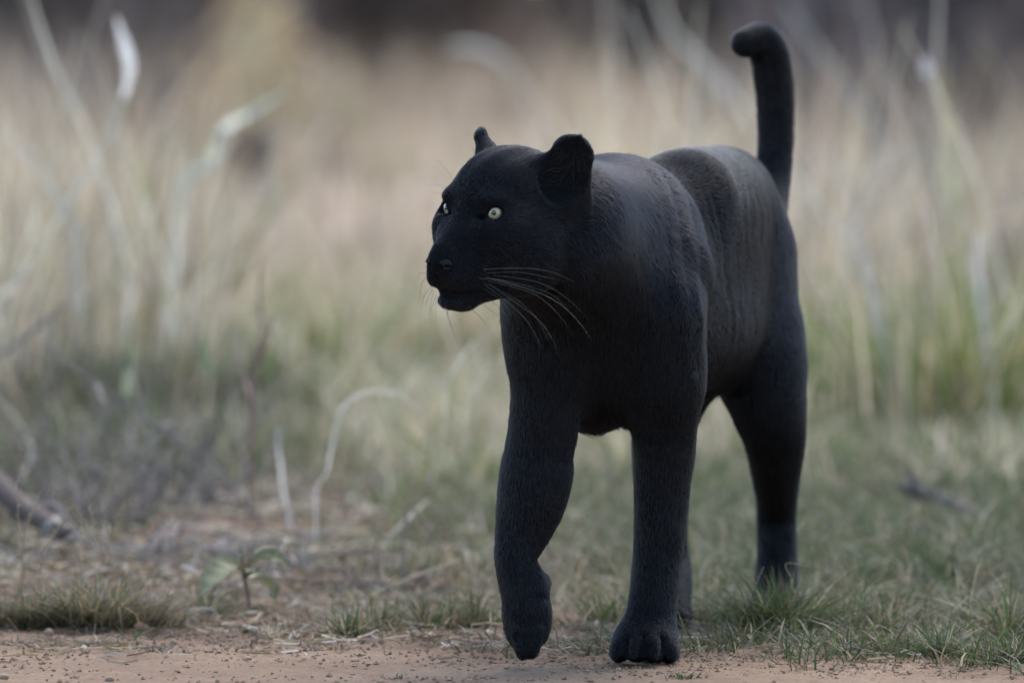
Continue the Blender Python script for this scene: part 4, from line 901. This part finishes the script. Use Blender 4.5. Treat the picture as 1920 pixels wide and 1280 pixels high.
# skin folds behind the shoulder, traced on the surface, and soft ribbing on the flank
front = np.nonzero(NV[:, 1] < .15)[0]; pf = project(V[front])
def trace(px):
    out = []
    for q in spline([(a, b, 0) for a, b in px], 6)[:, :2]:
        dd = ((pf - q) ** 2).sum(1); c = np.nonzero(dd < 16)[0]
        if len(c) == 0: c = np.array([dd.argmin()])
        out.append(V[front[c[V[front[c], 1].argmin()]]])
    return np.array(out)
disp = np.zeros(len(V))
for px, amp, w in (([(1258, 330), (1275, 354), (1286, 387), (1293, 424), (1300, 483), (1309, 545), (1318, 600), (1316, 660)], .0015, .0090),
                   ([(1225, 316), (1249, 354), (1265, 401), (1272, 438), (1279, 494), (1286, 550), (1296, 620), (1300, 700)], .0012, .0090),
                   ([(1262, 440), (1268, 500), (1270, 570), (1280, 650)], .0008, .0080)):
    pl = trace(px); best = np.full(len(V), 9.0)
    for a, b in zip(pl[:-1], pl[1:]):
        ba = b - a; t = np.clip((V - a) @ ba / max(ba @ ba, 1e-9), 0, 1)
        best = np.minimum(best, np.sqrt(((V - a - t[:, None] * ba) ** 2).sum(1)))
    disp += amp * np.exp(-(best / w) ** 2) - amp * .55 * np.exp(-((best - 2.2 * w) / w) ** 2)
rel = V - P(1152, 556, .22); sa, su, sl = rel @ BA, V[:, 2], rel @ BL
flank = sstep(-.02, .08, sa) * sstep(.62, .45, sa) * sstep(.36, .46, su) * sstep(.66, .58, su)
warp = (fbm(su * 7, sa * 5, 61) - .5) * .16 + (fbm(su * 22, sa * 16, 65) - .5) * .05
ridge = 1 - np.abs(2 * noise2((sa + warp) * 30, su * 3.0, 62) - 1)
ridge2 = noise2((sa + warp) * 62, su * 7, 63)
disp += flank * ((ridge - .5) * .0020 * (.4 + 1.2 * noise2(sa * 7, su * 6, 66)) + (ridge2 - .5) * .0016)
allo = fbm(V[:, 0] * 26 + V[:, 1] * 17, V[:, 2] * 22, 64, 3) - .5
headd = np.sqrt(((V - H(-.03, 0, -.03)) ** 2).sum(1))
disp += allo * .0016 * sstep(.12, .2, headd)
# brow furrows on the forehead
hl = (V - HO) @ HAX[1]; hf = (V - HO) @ HAX[0]; hu = (V - HO) @ HAX[2]
fore = sstep(-.10, -.06, hf) * sstep(.02, -.01, hf) * sstep(.03, .05, hu)
disp += fore * np.sin(hl * 210 + hf * 20) * .0011
V = V + NV * disp[:, None]
NV = vnormals(V, F)

M_SKIN = principled('black skin', (.0045, .0046, .0056), .9, .05)
cat = mesh_obj('black_panther', V, F, M_SKIN)
tag(cat, 'black panther striding out of the grass, tail raised, head turned left', 'panther')

# ---- coat: flow and length per vertex from the nearest muscle groups
flow = np.zeros((len(V), 3)); fl = np.zeros(len(V)); ws = np.zeros(len(V))
vx = np.ascontiguousarray(V.T)
for p in PR:
    m = np.nonzero(((V - p['c']) ** 2).sum(1) < (p['R'] + .06) ** 2)[0]
    if not len(m): continue
    BOX[0], BOX[1] = V[m].min(0), V[m].max(0)
    d = prim(p, V[m]); w = np.exp(-np.clip(d + .004, 0, 1) / (.006 if p['R'] < .045 else .014))
    if p['flow'] is None:
        W = p['W']; mid = (W[:-1, :3] + W[1:, :3]) / 2; tg = W[1:, :3] - W[:-1, :3]; tg /= np.linalg.norm(tg, axis=1)[:, None]
        f = tg[((V[m][:, None, :] - mid[None]) ** 2).sum(2).argmin(1)]
    else:
        f = np.tile(p['flow'] / np.linalg.norm(p['flow']), (len(m), 1))
    flow[m] += f * w[:, None]; fl[m] += p['fur'] * w; ws[m] += w
ok = ws > 1e-6
fl = np.where(ok, fl / np.maximum(ws, 1e-6), .008); flow[~ok] = (0, 0, -1)
flow -= (flow * NV).sum(1)[:, None] * NV
flow = smooth_field(flow, F, 30, NV); flow /= np.linalg.norm(flow, axis=1)[:, None] + 1e-9
fl = smooth_field(fl[:, None], F, 10)[:, 0]
tl = (V[:, 1] > .90) & (V[:, 2] > .66); fl[tl] = .015
fl *= .95
# longer fringe under belly, brisket and jaw
under = sstep(-.45, -.9, NV[:, 2])
fl += under * (.016 * sstep(.23, .27, V[:, 2]) * sstep(.5, .42, V[:, 2]))
bare = np.zeros(len(V), bool)
for e in EYE: bare |= ((V - e) ** 2).sum(1) < .0150 ** 2
NOSE_C = H(.060, 0, -.069)
rn = (V - NOSE_C) @ np.array(HAX).T
bare |= ((rn / np.array((.014, .0205, .0125))) ** 2).sum(1) < 1
fl *= .45 + .55 * sstep(.014, .03, np.minimum(*[np.sqrt(((V - e) ** 2).sum(1)) for e in EYE]))
tri = np.concatenate([F[:, [0, 1, 2]], F[:, [0, 2, 3]]])
A = np.linalg.norm(np.cross(V[tri[:, 1]] - V[tri[:, 0]], V[tri[:, 2]] - V[tri[:, 0]]), axis=1) / 2
dens = A * (.010 / np.maximum(fl[tri].mean(1), .003)) ** 1.0
dens[bare[tri].any(1)] = 0
pick_t = np.searchsorted(np.cumsum(dens) / dens.sum(), RNG.uniform(0, 1, NHAIR)); pick_t = np.minimum(pick_t, len(tri) - 1)
b1, b2 = RNG.uniform(0, 1, (2, NHAIR)); fold = b1 + b2 > 1; b1[fold], b2[fold] = 1 - b1[fold], 1 - b2[fold]
Wb = np.stack([1 - b1 - b2, b1, b2], 1)
def samp(A_): return (A_[tri[pick_t]] * Wb.reshape(NHAIR, 3, *([1] * (A_.ndim - 1)))).sum(1)
r0 = samp(V); n0 = samp(NV); f0 = samp(flow); l0 = samp(fl) * RNG.uniform(.65, 1.25, NHAIR)
n0 /= np.linalg.norm(n0, axis=1)[:, None]; f0 /= np.linalg.norm(f0, axis=1)[:, None] + 1e-9
sd = np.cross(n0, f0)
clump = (fbm(r0[:, 0] * 90 + r0[:, 1] * 60, r0[:, 2] * 90, 71, 2) - .5) * .22
ang = clump + RNG.normal(0, .10, NHAIR)
d0 = f0 * np.cos(ang)[:, None] + sd * np.sin(ang)[:, None]
guard = RNG.uniform(0, 1, NHAIR) < .04
lift = np.clip(.19 + RNG.normal(0, .06, NHAIR) + (fbm(r0[:, 0] * 60, r0[:, 2] * 60 + r0[:, 1] * 40, 73, 2) - .5) * .10, .06, .8)
lift[guard] += .22; l0[guard] *= 1.15
pts = np.zeros((NHAIR, 4, 3), np.float32)
for i, t in enumerate((0, .34, .68, 1.0)):
    up = lift * (t - .42 * t * t); al = t * np.sqrt(np.maximum(1 - lift ** 2 * .6, .2))
    pts[:, i] = r0 - n0 * .0006 + (d0 * al[:, None] + n0 * up[:, None]) * l0[:, None]
hc = bpy.data.hair_curves.new('fur'); hc.add_curves([4] * NHAIR)
hc.attributes['position'].data.foreach_set('vector', pts.ravel())
ra = hc.attributes.new('radius', 'FLOAT', 'POINT') if 'radius' not in hc.attributes else hc.attributes['radius']
ra.data.foreach_set('value', np.tile(np.array((.00018, .00017, .00013, .00004), np.float32), NHAIR))
M_FUR = bpy.data.materials.new('black fur'); M_FUR.use_nodes = True
fn, fk = M_FUR.node_tree.nodes, M_FUR.node_tree.links
fn.remove(fn['Principled BSDF'])
ph = fn.new('ShaderNodeBsdfHairPrincipled'); ph.parametrization = 'COLOR'
ph.inputs['Color'].default_value = (.0030, .0031, .0038, 1); ph.inputs['IOR'].default_value = 1.21; ph.inputs['Roughness'].default_value = .27; ph.inputs['Radial Roughness'].default_value = .55
ph.inputs['Random Roughness'].default_value = .1
df = fn.new('ShaderNodeBsdfDiffuse'); df.inputs['Color'].default_value = (.032, .0315, .034, 1)
mxs = fn.new('ShaderNodeMixShader'); mxs.inputs[0].default_value = .44
fk.new(ph.outputs[0], mxs.inputs[1]); fk.new(df.outputs[0], mxs.inputs[2]); fk.new(mxs.outputs[0], fn['Material Output'].inputs[0])
hc.materials.append(M_FUR)
fur = bpy.data.objects.new('fur', hc); link(fur, cat); fur['kind'] = 'stuff'

# ---- long hairs inside the near and far ear
for s in (1, -1):
    b_c, t_c, _, _, O3_ = EARIN[0 if s == 1 else 1]; ax_ = (t_c - b_c) / np.linalg.norm(t_c - b_c); sd_ = np.cross(O3_, ax_)
    rg = np.random.default_rng(5 + s)
    for k in range(34):
        u = rg.uniform(-1, 1); v = rg.uniform(-.3, .7)
        p0 = b_c + ax_ * (v * .040) + sd_ * u * .026 - O3_ * .020
        dr = ax_ * rg.uniform(.2, .9) - sd_ * u * .9 + O3_ * .75; dr /= np.linalg.norm(dr); ln = rg.uniform(.014, .030)
        EARHAIR.append([p0, p0 + dr * ln * .5, p0 + dr * ln + ax_ * ln * .25])

# ---- nose leather
def nose_field(X):
    q = (X - HO) @ np.array(HAX).T; q[:, 1] = np.abs(q[:, 1])
    def el(c, r): 
        r = np.array(r); a = (q - np.array(c)) / r; k0 = np.sqrt((a * a).sum(1)); k1 = np.sqrt(((a / r) ** 2).sum(1)); return k0 * (k0 - 1) / np.maximum(k1, 1e-9)
    d = smin(el((.0565, 0, -.065), (.0105, .0180, .0082)), el((.0550, .0150, -.0690), (.0095, .0075, .0080)), .006)
    d = smin(d, el((.0560, 0, -.0755), (.0080, .0070, .0070)), .006)
    d = smax(d, -el((.0640, .0090, -.0710), (.0060, .0036, .0030)), .0015)
    d = smax(d, -el((.0590, .0175, -.0700), (.0060, .0045, .0020)), .0015)
    return smax(d, -el((.0680, 0, -.0780), (.0060, .0008, .0080)), .002)
nv, nf = surface_nets(.0009, NOSE_C - .03, NOSE_C + .03, nose_field)
M_NOSE = principled('nose leather', (.012, .010, .010), .75, .12)
mesh_obj('nose', nv, nf, M_NOSE, cat)

# ---- eyes: dark ball with a pale iris and a small round pupil, under one glossy surface
M_BALL = principled('eye rim', (.006, .005, .005), .25, .5)
M_IRIS = bpy.data.materials.new('pale iris'); M_IRIS.use_nodes = True
n_, l_ = M_IRIS.node_tree.nodes, M_IRIS.node_tree.links; b_ = n_['Principled BSDF']
tcx = n_.new('ShaderNodeTexCoord'); le = n_.new('ShaderNodeVectorMath'); le.operation = 'LENGTH'
sp = n_.new('ShaderNodeSeparateXYZ'); cb = n_.new('ShaderNodeCombineXYZ')
l_.new(tcx.outputs['Object'], sp.inputs[0]); l_.new(sp.outputs[0], cb.inputs[0]); l_.new(sp.outputs[1], cb.inputs[1]); l_.new(cb.outputs[0], le.inputs[0])
rr = n_.new('ShaderNodeValToRGB'); e_ = rr.color_ramp.elements
e_[0].position, e_[0].color = .0, (.30, .28, .18, 1); e_[1].position, e_[1].color = 1.0, (.03, .025, .015, 1)
for p_, c_ in ((.22, (.36, .33, .205)), (.62, (.38, .345, .215)), (.84, (.22, .18, .10))):
    q_ = e_.new(p_); q_.color = (*c_, 1)
dv = n_.new('ShaderNodeMath'); dv.operation = 'DIVIDE'; dv.inputs[1].default_value = .0102
nz = n_.new('ShaderNodeTexNoise'); nz.inputs['Scale'].default_value = 900; nz.inputs['Detail'].default_value = 3; l_.new(tcx.outputs['Object'], nz.inputs['Vector'])
mm = n_.new('ShaderNodeMix'); mm.data_type = 'RGBA'; mm.blend_type = 'MULTIPLY'; mm.inputs[0].default_value = .35
l_.new(le.outputs['Value'], dv.inputs[0]); l_.new(dv.outputs[0], rr.inputs[0]); l_.new(rr.outputs[0], mm.inputs[6]); l_.new(nz.outputs['Color'], mm.inputs[7])
l_.new(mm.outputs[2], b_.inputs['Base Color']); b_.inputs['Roughness'].default_value = .25; b_.inputs['Coat Weight'].default_value = .6; b_.inputs['Coat Roughness'].default_value = .03
M_PUP = principled('pupil', (.002, .002, .003), .06, .6)
def cap(r, half, seg=32, rings=8):
    v = [(0, 0, r)]; f = []
    for i in range(1, rings + 1):
        a = half * i / rings
        v += [(r * math.sin(a) * math.cos(2 * math.pi * j / seg), r * math.sin(a) * math.sin(2 * math.pi * j / seg), r * math.cos(a)) for j in range(seg)]
    for j in range(seg): f.append((0, 1 + j, 1 + (j + 1) % seg))
    for i in range(rings - 1):
        for j in range(seg):
            a = 1 + i * seg; f.append((a + j, a + seg + j, a + seg + (j + 1) % seg, a + (j + 1) % seg))
    return v, f
gaze = HF * .86 + HL * .50 + HU * .06
for e, s in zip(EYE, (1, -1)):
    gz = HF * .86 + HL * (.50 if s == 1 else -.20) + HU * .06
    bm = bmesh.new(); bmesh.ops.create_uvsphere(bm, u_segments=32, v_segments=18, radius=.0126)
    me = bpy.data.meshes.new('eye'); bm.to_mesh(me); bm.free(); me.polygons.foreach_set('use_smooth', [True] * len(me.polygons)); me.materials.append(M_BALL)
    eo = link(bpy.data.objects.new('eye', me), cat)
    eo.location = e; eo.rotation_euler = Vector(gz).to_track_quat('Z', 'Y').to_euler()
    v, f = cap(.01275, math.radians(54)); mesh_obj('iris', v, f, M_IRIS, eo)
    v, f = cap(.01288, math.radians(16), 20, 3); mesh_obj('pupil', v, f, M_PUP, eo)

# ---- whiskers and brow hairs
M_WHISK = principled('whisker', (.15, .135, .12), .45, .3); M_WHISKD = principled('dark whisker', (.05, .04, .035), .4, .5)
def strand(name, pts, r, mat, parent, taper=.15):
    W = spline(pts, 5); n = len(W); T = np.gradient(W, axis=0); T /= np.linalg.norm(T, axis=1)[:, None]
    u = np.cross(T, (0.1, 1, .2)); u /= np.linalg.norm(u, axis=1)[:, None]; w = np.cross(T, u)
    rad = r * (1 - (1 - taper) * np.linspace(0, 1, n) ** 1.5)
    vs = [W[i] + rad[i] * (u[i] * math.cos(a) + w[i] * math.sin(a)) for i in range(n) for a in (0, 2.094, 4.189)]
    fs = [(3 * i + k, 3 * i + (k + 1) % 3, 3 * i + 3 + (k + 1) % 3, 3 * i + 3 + k) for i in range(n - 1) for k in range(3)]
    return mesh_obj(name, vs, fs, mat, parent)
for q in EARHAIR: strand('ear_hair', q, .00016, M_WHISKD, cat)
nearw = [[(907, 505), (957, 503), (1001, 504), (1037, 511), (1079, 529)], [(899, 522), (930, 524), (957, 531), (989, 542)],
 [(925, 516), (975, 522), (1019, 533), (1063, 559), (1104, 599)], [(912, 520), (955, 528), (992, 537), (1033, 552), (1065, 576)],
 [(915, 526), (975, 542), (1010, 556), (1046, 588), (1078, 632)], [(922, 524), (1000, 545), (1050, 570), (1085, 603), (1109, 637)],
 [(908, 533), (950, 565), (985, 598), (1005, 630), (1015, 652)], [(916, 532), (965, 566), (1010, 600), (1035, 635), (1049, 671)],
 [(1035, 476), (1080, 489), (1120, 511), (1163, 517)], [(1035, 480), (1090, 503), (1133, 541)], [(1046, 484), (1090, 512), (1110, 566)],
 [(915, 512), (970, 510), (1020, 519), (1062, 528)], [(895, 534), (935, 560), (972, 602)], [(905, 528), (960, 556), (1003, 592), (1030, 640)]]
for i, q in enumerate(nearw):
    n = len(q); cheek = q[0][0] > 1000
    y0, y1 = (-.22, -.27) if cheek else (-.318, -.40)
    strand('whisker', [P(a, b, y0 + (y1 - y0) * k / (n - 1)) for k, (a, b) in enumerate(q)], .00022 if i in (0, 1, 5) else .00015, M_WHISK if i < 8 or i == 11 else M_WHISKD, cat)
farw = [[(803, 517), (790, 533), (787, 570)], [(809, 536), (795, 555), (789, 592)], [(813, 545), (808, 567), (805, 602)], [(818, 552), (811, 572), (806, 590)],
 [(834, 574), (845, 608), (858, 645)], [(822, 556), (816, 575), (818, 600)], [(838, 579), (842, 600), (850, 622)], [(806, 512), (786, 513), (780, 528)], [(811, 540), (800, 566), (798, 584)], [(880, 575), (905, 600), (925, 630)], [(900, 566), (930, 590), (950, 622)], [(915, 560), (935, 575), (952, 596)]]
for q in farw:
    n = len(q); y0 = -.30 if q[0][0] < 850 else -.33
    strand('whisker', [P(a, b, y0 + (.03 if q[0][0] < 830 else -.04) * k / (n - 1)) for k, (a, b) in enumerate(q)], .00034, M_WHISKD, cat)
for q, y0 in (([(852, 341), (838, 319), (821, 301), (803, 291)], -.25), ([(840, 352), (815, 346), (796, 351)], -.25), ([(836, 364), (815, 361), (802, 364)], -.26)):
    n = len(q)
    strand('brow_hair', [P(a, b, y0 - .01 * k) for k, (a, b) in enumerate(q)], .00026, M_WHISKD, cat)
